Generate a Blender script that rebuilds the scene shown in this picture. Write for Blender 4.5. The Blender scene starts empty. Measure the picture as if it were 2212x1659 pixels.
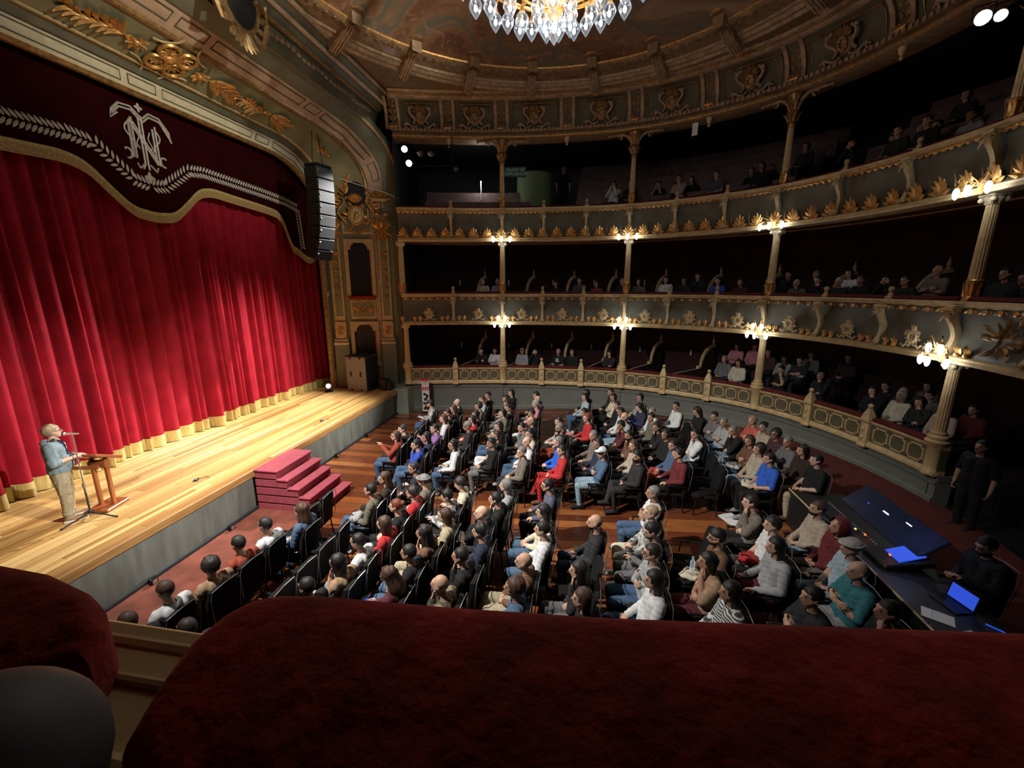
import bpy, bmesh, math, random
import numpy as np
from mathutils import Vector, Matrix, Euler
RND = random.Random(11)
SC = bpy.context.scene
COL = SC.collection
PI = math.pi
# ------------------------------------------------------------------ camera
# world: floor z=0, X away from the stage, Y across the house, Z up
EYE = Vector((0, 0, 4.85))
FPX = 920.0
PITCH = math.atan(211 / 920.0)
YAW = math.radians(9.4)
fwd = Vector((-math.sin(YAW) * math.cos(PITCH), math.cos(YAW) * math.cos(PITCH), -math.sin(PITCH)))
rgt = Vector((math.cos(YAW), math.sin(YAW), 0))
upv = rgt.cross(fwd)
cd = bpy.data.cameras.new('camera'); cam = bpy.data.objects.new('camera', cd); COL.objects.link(cam)
cd.sensor_width = 36; cd.lens = FPX / 2212 * 36; cd.clip_start = 0.02; cd.clip_end = 200
cam.matrix_world = Matrix(((rgt.x, upv.x, -fwd.x, EYE.x), (rgt.y, upv.y, -fwd.y, EYE.y), (rgt.z, upv.z, -fwd.z, EYE.z), (0, 0, 0, 1)))
SC.camera = cam
# ------------------------------------------------------------------ world, exposure, lights
w = bpy.data.worlds.new('world'); SC.world = w; w.use_nodes = True
w.node_tree.nodes['Background'].inputs[0].default_value = (0.55, 0.6, 0.7, 1)
w.node_tree.nodes['Background'].inputs[1].default_value = 0.0008
SC.view_settings.view_transform = 'Standard'; SC.view_settings.look = 'None'
SC.view_settings.exposure = 0.5; SC.view_settings.gamma = 1.0; SC.view_settings.use_curve_mapping = False
SC.cycles.use_denoising = True
SC.cycles.sample_clamp_indirect = 4.0
SC.cycles.max_bounces = 3; SC.cycles.diffuse_bounces = 2; SC.cycles.glossy_bounces = 2; SC.cycles.transmission_bounces = 3; SC.cycles.transparent_max_bounces = 6
SC.cycles.use_adaptive_sampling = True; SC.cycles.adaptive_threshold = 0.05; SC.cycles.adaptive_min_samples = 16; SC.cycles.caustics_reflective = False; SC.cycles.caustics_refractive = False
def light(name, kind, loc, power, color, size=0.1, target=None, cone=40, blend=0.3):
    ld = bpy.data.lights.new(name, kind); ld.energy = power; ld.color = color
    if kind in ('POINT', 'SPOT'): ld.shadow_soft_size = size
    if kind == 'SPOT': ld.spot_size = math.radians(cone); ld.spot_blend = blend
    if kind == 'AREA': ld.shape = 'DISK'; ld.size = size
    o = bpy.data.objects.new(name, ld); COL.objects.link(o); o.location = loc
    if target is not None:
        o.rotation_euler = (Vector(target) - Vector(loc)).to_track_quat('-Z', 'Y').to_euler()
    return o
WARM = (1.0, 0.82, 0.58); COOLW = (0.92, 0.96, 1.0)
# stage spots: far gallery rig in view, near niche, rear gallery; unseen fills added
light('stage_spot_light', 'SPOT', (-6.22, 15.22, 9.44), 6600, (1, .97, .92), 0.06, (-9.9, 6.0, .3), 40, 1.0)
light('stage_spot_light', 'SPOT', (-6.10, 15.22, 8.98), 5600, (1, .97, .92), 0.06, (-9.7, 10.6, .5), 46, 1.0)
light('stage_spot_light', 'SPOT', (-8.4, 2.2, 7.2), 1000, (1, .98, .95), 0.06, (-8.6, 6.4, 1.0), 80, 1.0)
light('stage_spot_light', 'SPOT', (6.35, 9.75, 9.3), 10500, (1, .94, .82), 0.1, (-9.6, 11.2, 1.3), 25, 1.0)
light('stage_spot_light', 'SPOT', (5.2, 4.6, 9.3), 8400, (1, .94, .82), 0.1, (-9.6, 6.4, 1.0), 25, 1.0)  # unseen rear spot, added as fill for the near half of the stage
light('stalls_fill_light', 'SPOT', (-6.3, 3.0, 9.4), 6000, (1, .95, .88), 0.15, (-2.4, 8.4, 0.8), 74, 1.0)  # unseen near-side twin of the far rig, added to light the stalls
light('stalls_fill_light', 'SPOT', (-6.0, 15.2, 9.2), 1800, (1, .96, .9), 0.15, (-3.2, 7.4, 0.8), 62, 1.0)
light('arch_fill_light', 'SPOT', (5.0, 4.4, 9.4), 3400, (1, .95, .80), 0.2, (-7.6, 10.5, 11.6), 46, 0.8)  # unseen rear spot, added only to brighten the arch
# ------------------------------------------------------------------ mesh builder
class MB:
    def __init__(s): s.v = []; s.f = []; s.m = []; s.mi = 0
    def add(s, vs, fs):
        b = len(s.v); s.v.extend([tuple(p) for p in vs]); s.f.extend([tuple(b + i for i in f) for f in fs]); s.m.extend([s.mi] * len(fs)); return s
    def box(s, c, d, M=None):
        x, y, z = d[0] / 2, d[1] / 2, d[2] / 2
        vs = [Vector((a * x, b * y, e * z)) for e in (-1, 1) for b in (-1, 1) for a in (-1, 1)]
        vs = [(M @ p if M is not None else p) + Vector(c) for p in vs]
        return s.add(vs, [(0, 2, 3, 1), (4, 5, 7, 6), (0, 1, 5, 4), (2, 6, 7, 3), (0, 4, 6, 2), (1, 3, 7, 5)])
    def bbox(s, c, d, b=0.01, M=None):          # bevelled box
        x, y, z = d[0] / 2, d[1] / 2, d[2] / 2; b = min(b, x * .9, y * .9, z * .9)
        vs = []; fs = []
        for (zz, i) in ((-z, b), (-z + b, 0), (z - b, 0), (z, b)):
            X, Y = x - i, y - i
            for (px, py) in ((-X, -Y + b), (-X + b, -Y), (X - b, -Y), (X, -Y + b), (X, Y - b), (X - b, Y), (-X + b, Y), (-X, Y - b)): vs.append(Vector((px, py, zz)))
        for k in range(3):
            for i in range(8):
                j = (i + 1) % 8; fs.append((k * 8 + i, k * 8 + j, k * 8 + 8 + j, k * 8 + 8 + i))
        fs.append(tuple(range(7, -1, -1))); fs.append(tuple(range(24, 32)))
        vs = [(M @ p if M is not None else p) + Vector(c) for p in vs]
        return s.add(vs, fs)
    def tube(s, pts, r, n=6, closed=False, caps=True):
        pts = [Vector(p) for p in pts]; N = len(pts); rs = r if isinstance(r, (list, tuple)) else [r] * N
        vs = []; ref = None
        for i, p in enumerate(pts):
            a = pts[(i - 1) % N] if closed or i > 0 else pts[i]; b = pts[(i + 1) % N] if closed or i < N - 1 else pts[i]
            t = (b - a).normalized() if (b - a).length > 1e-9 else Vector((0, 0, 1))
            if ref is None: ref = t.orthogonal().normalized()
            ref = (ref - t * ref.dot(t))
            ref = ref.normalized() if ref.length > 1e-6 else t.orthogonal().normalized()
            bt = t.cross(ref)
            for k in range(n):
                an = 2 * PI * k / n; vs.append(p + (ref * math.cos(an) + bt * math.sin(an)) * rs[i])
        fs = []
        for i in range(N if closed else N - 1):
            j = (i + 1) % N
            for k in range(n): k2 = (k + 1) % n; fs.append((i * n + k, i * n + k2, j * n + k2, j * n + k))
        if not closed and caps: fs.append(tuple(range(n - 1, -1, -1))); fs.append(tuple(range((N - 1) * n, N * n)))
        return s.add(vs, fs)
    def lathe(s, prof, n=16, c=(0, 0, 0), M=None, flute=0.0):
        vs = []; fs = []; c = Vector(c)
        for (r, z) in prof:
            for k in range(n):
                a = 2 * PI * k / n; rr = r * (1 - (flute if k % 2 else 0)); p = Vector((rr * math.cos(a), rr * math.sin(a), z)); vs.append((M @ p if M is not None else p) + c)
        for i in range(len(prof) - 1):
            for k in range(n): k2 = (k + 1) % n; fs.append((i * n + k, i * n + k2, (i + 1) * n + k2, (i + 1) * n + k))
        fs.append(tuple(range(n - 1, -1, -1))); L = (len(prof) - 1) * n; fs.append(tuple(range(L, L + n)))
        return s.add(vs, fs)
    def ball(s, c, r, n=10, m=6, M=None):
        if not isinstance(r, (tuple, list)): r = (r, r, r)
        vs = [Vector((0, 0, -r[2]))]; fs = []
        for i in range(1, m):
            a = -PI / 2 + PI * i / m
            for k in range(n): b = 2 * PI * k / n; vs.append(Vector((r[0] * math.cos(a) * math.cos(b), r[1] * math.cos(a) * math.sin(b), r[2] * math.sin(a))))
        vs.append(Vector((0, 0, r[2]))); T = len(vs) - 1
        for k in range(n):
            k2 = (k + 1) % n; fs.append((0, 1 + k2, 1 + k)); fs.append((T, T - n + k, T - n + k2))
        for i in range(m - 2):
            for k in range(n): k2 = (k + 1) % n; fs.append((1 + i * n + k, 1 + i * n + k2, 1 + (i + 1) * n + k2, 1 + (i + 1) * n + k))
        vs = [(M @ p if M is not None else p) + Vector(c) for p in vs]
        return s.add(vs, fs)
    def prism(s, poly, M, d):                  # poly in local xy, extruded along local z from 0 to d
        n = len(poly); vs = [M @ Vector((x, y, 0)) for x, y in poly] + [M @ Vector((x, y, d)) for x, y in poly]
        fs = [tuple(range(n - 1, -1, -1)), tuple(range(n, 2 * n))] + [(i, (i + 1) % n, n + (i + 1) % n, n + i) for i in range(n)]
        return s.add(vs, fs)
    def sweep(s, prof, frames, closed=False, caps=True):   # frames: list of callables (o,z)->Vector
        n = len(prof); vs = [fr(o, z) for fr in frames for (o, z) in prof]; fs = []
        for i in range(len(frames) - 1):
            for k in range(n if closed else n - 1):
                k2 = (k + 1) % n; fs.append((i * n + k, i * n + k2, (i + 1) * n + k2, (i + 1) * n + k))
        if closed and caps: fs.append(tuple(range(n - 1, -1, -1))); L = (len(frames) - 1) * n; fs.append(tuple(range(L, L + n)))
        return s.add(vs, fs)
    def leaf(s, base, d, side, up, L, W, T, curl=0.25, n=4):    # ridged leaf on a surface
        base, d, side, up = Vector(base), Vector(d).normalized(), Vector(side).normalized(), Vector(up).normalized(); vs = []; fs = []
        for i in range(n + 1):
            t = i / n; wv = W * (math.sin(PI * min(1, t * .86 + .12)) ** .8) * .5
            if i == n: wv = W * .04
            p = base + d * (L * t) + up * (curl * L * t * t)
            vs += [p - side * wv, p + up * (T * (1 - .6 * t)), p + side * wv, p - up * (T * .3)]
        for i in range(n):
            for k in range(4): k2 = (k + 1) % 4; fs.append((i * 4 + k, i * 4 + k2, i * 4 + 4 + k2, i * 4 + 4 + k))
        fs.append((3, 2, 1, 0)); fs.append((4 * n, 4 * n + 1, 4 * n + 2, 4 * n + 3))
        return s.add(vs, fs)
    def mesh(s, name, mats, smooth=False):
        me = bpy.data.meshes.new(name); me.from_pydata(s.v, [], s.f)
        for m in (mats if isinstance(mats, (list, tuple)) else [mats]): me.materials.append(m)
        if any(s.m): me.polygons.foreach_set('material_index', s.m)
        bm = bmesh.new(); bm.from_mesh(me); bmesh.ops.recalc_face_normals(bm, faces=bm.faces); bm.to_mesh(me); bm.free()
        if smooth:
            me.polygons.foreach_set('use_smooth', [True] * len(me.polygons))
            if smooth != 2:
                try: me.set_sharp_from_angle(angle=math.radians(42))
                except Exception: pass
        me.update(); return me
    def build(s, name, mats, parent=None, smooth=False, **k): return put(name, s.mesh(name, mats, smooth), parent, **k)
def put(name, me, parent=None, M=None, label=None, cat=None, group=None, kind=None):
    o = bpy.data.objects.new(name, me); COL.objects.link(o)
    if parent is not None: o.parent = parent
    if M is not None: o.matrix_local = M
    return tag(o, label, cat, group, kind)
def tag(o, label=None, cat=None, group=None, kind=None):
    if label: o['label'] = label
    if cat: o['category'] = cat
    if group: o['group'] = group
    if kind: o['kind'] = kind
    return o
def thing(name, label, cat, loc=(0, 0, 0), rz=0, group=None, kind=None):
    o = bpy.data.objects.new(name, None); COL.objects.link(o); o.location = loc; o.rotation_euler = (0, 0, rz); o.empty_display_size = .1
    return tag(o, label, cat, group, kind)
def T(x=0, y=0, z=0, rz=0, s=1): 
    return Matrix.Translation((x, y, z)) @ Matrix.Rotation(rz, 4, 'Z') @ Matrix.Diagonal((s, s, s, 1) if not isinstance(s, (tuple, list)) else (*s, 1))
def frameM(p, ex, ey, ez):
    return Matrix(((ex[0], ey[0], ez[0], p[0]), (ex[1], ey[1], ez[1], p[1]), (ex[2], ey[2], ez[2], p[2]), (0, 0, 0, 1)))
def text(name, body, size, mat_, parent, M, depth=0.002):
    c = bpy.data.curves.new(name, 'FONT'); c.body = body; c.size = size; c.extrude = depth; c.align_x = 'CENTER'; c.align_y = 'CENTER'; c.resolution_u = 3
    o = bpy.data.objects.new('tmp', c); COL.objects.link(o); me = bpy.data.meshes.new_from_object(o.evaluated_get(bpy.context.evaluated_depsgraph_get())); bpy.data.objects.remove(o); bpy.data.curves.remove(c)
    me.materials.clear(); me.materials.append(mat_); return put(name, me, parent, M=M)
# ------------------------------------------------------------------ materials
def mat(name, col, rough=.6, metal=0, var=.15, scale=6, bump=.0, bscale=40, sheen=0, stretch=(1, 1, 1), col2=None, objrand=None, spec=.5, emit=None, es=0, trans=0, coat=0, detail=4):
    m = bpy.data.materials.new(name); m.use_nodes = True; N = m.node_tree.nodes; Lk = m.node_tree.links; b = N['Principled BSDF']
    b.inputs['Roughness'].default_value = rough; b.inputs['Metallic'].default_value = metal; b.inputs['Specular IOR Level'].default_value = spec
    if sheen: b.inputs['Sheen Weight'].default_value = sheen; b.inputs['Sheen Roughness'].default_value = .4; b.inputs['Sheen Tint'].default_value = (1, .35, .3, 1)
    if coat: b.inputs['Coat Weight'].default_value = coat; b.inputs['Coat Roughness'].default_value = .15
    if trans: b.inputs['Transmission Weight'].default_value = trans
    if emit: b.inputs['Emission Color'].default_value = (*emit, 1); b.inputs['Emission Strength'].default_value = es; m.cycles.emission_sampling = 'NONE'
    tc = N.new('ShaderNodeTexCoord'); mp = N.new('ShaderNodeMapping'); mp.inputs['Scale'].default_value = stretch; Lk.new(tc.outputs['Object'], mp.inputs[0])
    out = None
    if var or col2:
        nz = N.new('ShaderNodeTexNoise'); nz.inputs['Scale'].default_value = scale; nz.inputs['Detail'].default_value = detail; Lk.new(mp.outputs[0], nz.inputs['Vector'])
        rp = N.new('ShaderNodeValToRGB'); Lk.new(nz.outputs['Fac'], rp.inputs[0])
        c2 = col2 or tuple(min(1, c * (1 + var)) for c in col); c1 = tuple(c * (1 - var) for c in col) if not col2 else col
        rp.color_ramp.elements[0].position = .33; rp.color_ramp.elements[1].position = .68
        rp.color_ramp.elements[0].color = (*c1, 1); rp.color_ramp.elements[1].color = (*c2, 1); out = rp.outputs[0]
    if objrand:
        oi = N.new('ShaderNodeObjectInfo'); r2 = N.new('ShaderNodeValToRGB'); Lk.new(oi.outputs['Random'], r2.inputs[0])
        r2.color_ramp.interpolation = 'LINEAR'
        els = r2.color_ramp.elements
        while len(els) < len(objrand): els.new(.5)
        for i, c in enumerate(objrand): els[i].position = i / (len(objrand) - 1); els[i].color = (*c, 1)
        mx = N.new('ShaderNodeMix'); mx.data_type = 'RGBA'; mx.blend_type = 'MULTIPLY'; mx.inputs[0].default_value = 1
        Lk.new(r2.outputs[0], mx.inputs[6])
        if out: Lk.new(out, mx.inputs[7])
        else: mx.inputs[7].default_value = (*col, 1)
        out = mx.outputs[2]
    if out: Lk.new(out, b.inputs['Base Color'])
    else: b.inputs['Base Color'].default_value = (*col, 1)
    if bump:
        n2 = N.new('ShaderNodeTexNoise'); n2.inputs['Scale'].default_value = bscale; n2.inputs['Detail'].default_value = 5; Lk.new(mp.outputs[0], n2.inputs['Vector'])
        bp = N.new('ShaderNodeBump'); bp.inputs['Strength'].default_value = bump; bp.inputs['Distance'].default_value = .02; Lk.new(n2.outputs['Fac'], bp.inputs['Height']); Lk.new(bp.outputs[0], b.inputs['Normal'])
    return m
M_ = {}
M_['cream'] = mat('cream_gold_paint', (.58, .42, .21), .45, var=.18, bump=.1, bscale=20)
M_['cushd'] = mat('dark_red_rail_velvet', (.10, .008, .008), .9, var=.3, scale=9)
M_['creamw'] = mat('pale_cream_paint', (.66, .56, .36), .45, var=.1)
M_['pink'] = mat('rose_cream_paint', (.52, .36, .24), .5, var=.12)
M_['gold'] = mat('gilding', (.66, .36, .11), .38, .55, var=.35, scale=14)
M_['goldd'] = mat('dark_gilding', (.34, .20, .075), .42, .5, var=.4, scale=12)
M_['bronze'] = mat('bronze_plaster', (.27, .17, .09), .5, .2, var=.35, scale=7, bump=.2, bscale=14)
M_['bronzel'] = mat('light_bronze_plaster', (.40, .27, .155), .5, .15, var=.3, scale=8, bump=.15, bscale=16)
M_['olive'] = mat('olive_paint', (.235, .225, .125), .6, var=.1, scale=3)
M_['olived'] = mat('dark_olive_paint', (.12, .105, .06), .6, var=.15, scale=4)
M_['sage'] = mat('sage_green_paint', (.20, .215, .155), .6, var=.08, scale=3)
M_['greywall'] = mat('grey_green_wall_paint', (.155, .165, .145), .65, var=.08, scale=3)
M_['paleg'] = mat('pale_sage_paint', (.30, .35, .29), .6, var=.06, scale=3)
M_['fasc'] = mat('balcony_grey_brown_paint', (.115, .107, .075), .55, var=.2, scale=3)
M_['soffit'] = mat('maroon_soffit_paint', (.17, .07, .05), .6, var=.12)
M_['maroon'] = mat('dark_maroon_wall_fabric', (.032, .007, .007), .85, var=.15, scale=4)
M_['maroond'] = mat('black_maroon_paint', (.03, .012, .012), .8, var=.2)
M_['bench'] = mat('brown_grey_bench', (.16, .105, .10), .7, var=.2)
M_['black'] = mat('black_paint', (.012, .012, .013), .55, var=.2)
M_['blackm'] = mat('black_metal', (.02, .02, .022), .35, .6, var=.1)
M_['blackf'] = mat('black_upholstery', (.006, .0055, .0055), .85, spec=.25, var=.3, bump=.1, bscale=80)
M_['redv'] = mat('red_velvet_curtain', (.30, .008, .022), .8, var=.15, scale=3, sheen=.2, bump=.12, bscale=18, spec=.15)
M_['redshade'] = mat('shaded_red_velvet', (.026, .0015, .003), .95, var=.2, scale=2, spec=.05)  # same red as the curtain, the valance's shade put into the colour
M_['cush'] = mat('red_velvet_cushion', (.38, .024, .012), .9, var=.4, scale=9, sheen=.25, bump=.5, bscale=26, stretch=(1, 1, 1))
M_['fringe'] = mat('gold_fringe', (.52, .40, .15), .7, var=.25, scale=30, stretch=(1, 1, .1), bump=.5, bscale=90)
M_['trim'] = mat('tan_gold_braid', (.40, .27, .11), .7, var=.25, scale=20)
M_['silver'] = mat('silver_embroidery', (.50, .46, .38), .6, .1, var=.15, scale=20)
M_['stair'] = mat('crimson_carpet', (.34, .06, .085), .95, var=.15, scale=12, bump=.3, bscale=160)
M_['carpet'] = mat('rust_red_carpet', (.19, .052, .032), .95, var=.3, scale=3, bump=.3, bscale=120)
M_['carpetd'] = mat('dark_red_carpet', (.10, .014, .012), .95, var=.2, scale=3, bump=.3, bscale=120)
WOODS = [(.34, .17, .05), (.62, .37, .13), (.85, .56, .22), (.55, .30, .10), (.98, .72, .33), (.46, .24, .08), (.9, .62, .26)]
M_['stagew'] = mat('golden_stage_planks', (.62, .60, .55), .38, var=.0, col2=(1.0, .96, .86), scale=3, stretch=(14, .8, 14), objrand=WOODS, bump=.06, bscale=6)
M_['floorw'] = mat('red_brown_floor_planks', (.5, .45, .4), .26, col2=(1, .95, .85), scale=3, stretch=(.8, 14, 14), objrand=[(.10, .028, .014), (.20, .058, .024), (.12, .034, .016), (.32, .10, .032), (.15, .045, .022), (.48, .19, .06), (.13, .038, .018)], bump=.05, bscale=6)
M_['apron'] = mat('stage_edge_wood', (.30, .15, .05), .45, col2=(.42, .24, .09), scale=3, stretch=(8, .7, 8))
M_['cloth'] = mat('grey_stage_front_cloth', (.16, .175, .165), .85, var=.2, scale=2.5, bump=.4, bscale=5, stretch=(1, 2.5, .5))
M_['mahog'] = mat('mahogany_wood', (.26, .07, .02), .35, col2=(.36, .11, .035), scale=4, stretch=(3, 3, .5))
M_['chrome'] = mat('brushed_steel', (.6, .6, .6), .3, .9, var=.05)
M_['greyp'] = mat('speaker_grey_paint', (.25, .24, .24), .6, var=.06)
M_['slate'] = mat('slate_blue_grey', (.018, .021, .026), .65, var=.08)
M_['white'] = mat('white_paint', (.8, .8, .8), .5, var=.03)
M_['redp'] = mat('red_print', (.65, .03, .03), .5, var=.05)
M_['bulb'] = mat('lit_glass', (.9, .92, .95), .2, var=0, emit=(.90, .95, 1.0), es=16); M_['bulb'].cycles.emission_sampling = 'AUTO'
M_['bulbc'] = mat('lit_chandelier_bulb', (.9, .92, .95), .2, var=0, emit=(1.0, .93, .84), es=48); M_['bulbc'].cycles.emission_sampling = 'AUTO'
M_['shade'] = mat('glass_shade', (.85, .9, .92), .08, var=0, emit=(.75, .85, 1.0), es=.42, trans=.75)
def thin_glass():
    m = bpy.data.materials.new('thin_clear_glass'); m.use_nodes = True; N = m.node_tree.nodes; L = m.node_tree.links; o = N['Material Output']; N.remove(N['Principled BSDF'])
    tr = N.new('ShaderNodeBsdfTransparent'); tr.inputs[0].default_value = (.88, .93, .97, 1); gl = N.new('ShaderNodeBsdfGlossy'); gl.inputs['Roughness'].default_value = .08; em = N.new('ShaderNodeEmission'); em.inputs[0].default_value = (.7, .85, 1, 1); em.inputs[1].default_value = .35
    lw = N.new('ShaderNodeLayerWeight'); lw.inputs[0].default_value = .35; ad = N.new('ShaderNodeAddShader'); L.new(gl.outputs[0], ad.inputs[0]); L.new(em.outputs[0], ad.inputs[1])
    mx = N.new('ShaderNodeMixShader'); L.new(lw.outputs['Facing'], mx.inputs[0]); L.new(tr.outputs[0], mx.inputs[1]); L.new(ad.outputs[0], mx.inputs[2]); L.new(mx.outputs[0], o.inputs[0]); m.cycles.emission_sampling = 'NONE'; return m
M_['shade'] = thin_glass()
M_['lens'] = mat('lit_spot_lens', (.9, .92, .95), .2, var=0, emit=(.93, .97, 1.0), es=30)
M_['lensoff'] = mat('dark_lens', (.10, .10, .12), .08, .2, var=.1, coat=1)
M_['screen'] = mat('blue_screen', (.05, .1, .4), .3, var=0, emit=(.03, .09, .75), es=.55)
M_['ledr'] = mat('red_led', (.8, .05, .02), .3, var=0, emit=(1, .05, .01), es=5)
M_['ledy'] = mat('amber_led', (.8, .5, .05), .3, var=0, emit=(1, .5, .05), es=3)
M_['phone'] = mat('lit_phone_screen', (.3, .5, .8), .3, var=0, emit=(.35, .6, 1.0), es=2.2)
M_['phoneb'] = mat('blue_lit_screen', (.05, .1, .6), .3, var=0, emit=(.05, .16, 1.0), es=1.6)
M_['paper'] = mat('paper', (.75, .77, .76), .8, var=.05)
M_['green'] = mat('pale_green_wall', (.17, .25, .12), .7, var=.08)
M_['exit'] = mat('exit_sign_green', (.012, .05, .035), .5, var=.05)
M_['exitl'] = mat('exit_sign_letter', (.3, .55, .48), .5, var=0, emit=(.25, .5, .42), es=.05)
M_['grey'] = mat('shaded_cream_finial', (.10, .10, .10), .6, var=.1)  # cream finial with its shade painted in as grey
M_['ledw'] = mat('white_led', (.8, .8, .8), .4, var=0, emit=(1, 1, 1), es=.8)
# ------------------------------------------------------------------ horseshoe plan curve
CP = [(-8.6, 15.0), (-6.8, 15.5), (-5.0, 15.95), (-3.06, 16.3), (-.8, 16.42), (1.5, 16.2), (3.6, 15.35), (5.42, 13.95), (6.6, 11.9), (7.15, 9.4), (7.0, 7.0), (6.3, 4.9), (5.0, 3.2), (3.4, 2.0)]
_pl = []
for i in range(1, len(CP) - 2):
    p0, p1, p2, p3 = [np.array(CP[j]) for j in (i - 1, i, i + 1, i + 2)]
    for k in range(24):
        t = k / 24; _pl.append(.5 * (2 * p1 + (p2 - p0) * t + (2 * p0 - 5 * p1 + 4 * p2 - p3) * t * t + (3 * p1 - p0 - 3 * p2 + p3) * t ** 3))
_pl = np.array(_pl); _sl = np.r_[0, np.cumsum(np.hypot(*np.diff(_pl, axis=0).T))]; SMAX = _sl[-1]
def cur(s):
    x = np.interp(s, _sl, _pl[:, 0]); y = np.interp(s, _sl, _pl[:, 1])
    a, b = max(0, s - .15), min(SMAX, s + .15)
    tx = np.interp(b, _sl, _pl[:, 0]) - np.interp(a, _sl, _pl[:, 0]); ty = np.interp(b, _sl, _pl[:, 1]) - np.interp(a, _sl, _pl[:, 1]); l = math.hypot(tx, ty)
    return Vector((x, y, 0)), Vector((tx / l, ty / l, 0)), Vector((-ty / l, tx / l, 0))   # point, tangent, outward
def fr(s):
    p, t, n = cur(s)
    return lambda o, z: Vector((p.x + n.x * o, p.y + n.y * o, z))
def frs(s0, s1, ds=.25):
    n = max(2, int((s1 - s0) / ds)); return [fr(s0 + (s1 - s0) * i / n) for i in range(n + 1)]
def onM(s, o, z):      # local frame on the curve: x along tangent, y up, z toward the house
    p, t, n = cur(s); q = p + n * o; return frameM((q.x, q.y, z), (t.x, t.y, 0), (0, 0, 1), (t.y, -t.x, 0))
def s_near(x, y): return float(_sl[np.argmin(np.hypot(_pl[:, 0] - x, _pl[:, 1] - y))])
S_COL = [s_near(-6.75, 15.52), s_near(-3.06, 16.3), s_near(1.5, 16.2), s_near(5.42, 13.95), s_near(7.15, 9.45)]
S_COL.append(min(SMAX - .5, S_COL[4] + 4.8))
S_POST = [(S_COL[0] + S_COL[1]) / 2]
for i in range(1, 5): S_POST += [S_COL[i] + (S_COL[i + 1] - S_COL[i]) * f for f in (1 / 3, 2 / 3)]
def fz(x): return max(0.0, .05 * (x + 3))
# ================================================================== FLOOR, STAGE
def pick_planks(parent, x0, x1, y0, y1, wd, along, mat_, zt, seglen, clip=None, seed=3):
    rr = random.Random(seed); cache = {}
    if along == 'x':
        y = y0
        while y < y1 - .01:
            x = x0 - rr.random() * seglen * .8
            while x < x1:
                L = rr.choice([.7, .85, 1.0, 1.15, 1.3]) * seglen; a, b = max(x, x0), min(x + L, x1); x += L
                if b - a < .15 or (clip and not clip((a + b) / 2, y)): continue
                for (p, q) in ([(a, min(b, -3)), (max(a, -3), b)] if zt is None and a < -3 < b else [(a, b)]):
                    if q - p < .05: continue
                    key = round(q - p, 2)
                    if key not in cache: cache[key] = MB().box((0, 0, -.015), (q - p - .004, wd - .003, .03)).mesh('plank', mat_)
                    o = put('plank', cache[key], parent); z1 = 0 if zt is None else zt
                    ang = -math.atan(.05) if zt is None and p >= -3 - 1e-6 else 0
                    o.location = ((p + q) / 2, y + wd / 2, fz((p + q) / 2) if zt is None else zt); o.rotation_euler = (0, ang, 0)
            y += wd
    else:
        x = x0
        while x < x1 - .01:
            y = y0 - rr.random() * seglen
            while y < y1:
                L = rr.choice([.6, .8, 1.0, 1.2, 1.5]) * seglen; a, b = max(y, y0), min(y + L, y1); y += L
                if b - a < .1: continue
                key = round(b - a, 1)
                if key not in cache: cache[key] = MB().bbox((0, 0, -.015), (wd - .003, 1, .03), .002).mesh('plank', mat_)
                o = put('plank', cache[key], parent); o.location = (x + wd / 2, (a + b) / 2, zt); o.scale = (1, b - a - .004, 1)
            x += wd
floor = thing('floor', 'polished red-brown plank floor of the stalls', 'floor', kind='structure')
sub = MB(); sub.sweep([(-7.2, -.06), (-3, -.06), (8.0, .05 * 11 - .06), (8.0, -.3), (-7.2, -.3)], [lambda o, z: Vector((o, 1.0, z)), lambda o, z: Vector((o, 17.0, z))], closed=True); sub.build('subfloor', M_['black'], floor)
pick_planks(floor, -7.0, 7.4, 2.6, 16.6, .235, 'x', M_['floorw'], None, 3.7, clip=lambda x, y: not (x < -5.6 and y < 7.3) and not (x > 5 and y < 12.5) and not (x > 4 and y > 14.6))
cp = MB(); cp.bbox((-6.15, 4.6, .008), (1.7, 6.1, .03), .006); cp.build('carpet', M_['carpet'], None, label='rust red carpet runner between the stage front and the first row', cat='carpet')
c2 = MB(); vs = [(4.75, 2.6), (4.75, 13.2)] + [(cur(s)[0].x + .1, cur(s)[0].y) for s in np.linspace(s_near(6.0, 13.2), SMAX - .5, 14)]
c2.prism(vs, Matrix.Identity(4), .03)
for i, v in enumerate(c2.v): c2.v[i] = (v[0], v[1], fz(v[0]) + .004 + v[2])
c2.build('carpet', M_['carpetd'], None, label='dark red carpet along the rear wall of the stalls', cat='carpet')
ZS = .95
stage = thing('stage', 'wooden stage with golden planks and grey cloth front', 'stage', (-8.6, 8, 0))
def local(parent): return Matrix.Translation(-Vector(parent.location))
b = MB(); b.box((-9.2, 7, .44), (4.1, 16.4, .86)); b.build('platform', M_['black'], stage, M=local(stage))
b = MB(); b.bbox((-7.02, 7.0, ZS - .085), (.10, 15.9, .16), .012); b.build('edge_board', M_['apron'], stage, M=local(stage))
b = MB(); n = 160; fr_ = []
rr = random.Random(5); ph = [rr.random() * 6 for _ in range(4)]
for i in range(n + 1):
    y = -.9 + 15.7 * i / n; wv = .012 * math.sin(y * 5.1 + ph[0]) + .012 * math.sin(y * 2.3 + ph[1]) * math.sin(y * 13 + ph[2])
    fr_.append(lambda o, z, y=y, wv=wv: Vector((-7.055 + o + wv * (1.2 - z), y, z)))
b.sweep([(0, .80), (.005, .55), (.01, .3), (.005, .06)], fr_); b.sweep([(.0, .03), (.03, .07), (.03, .0)], [fr_[0], fr_[-1]])
b.build('front_cloth', M_['cloth'], stage, smooth=2, M=local(stage))
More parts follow.
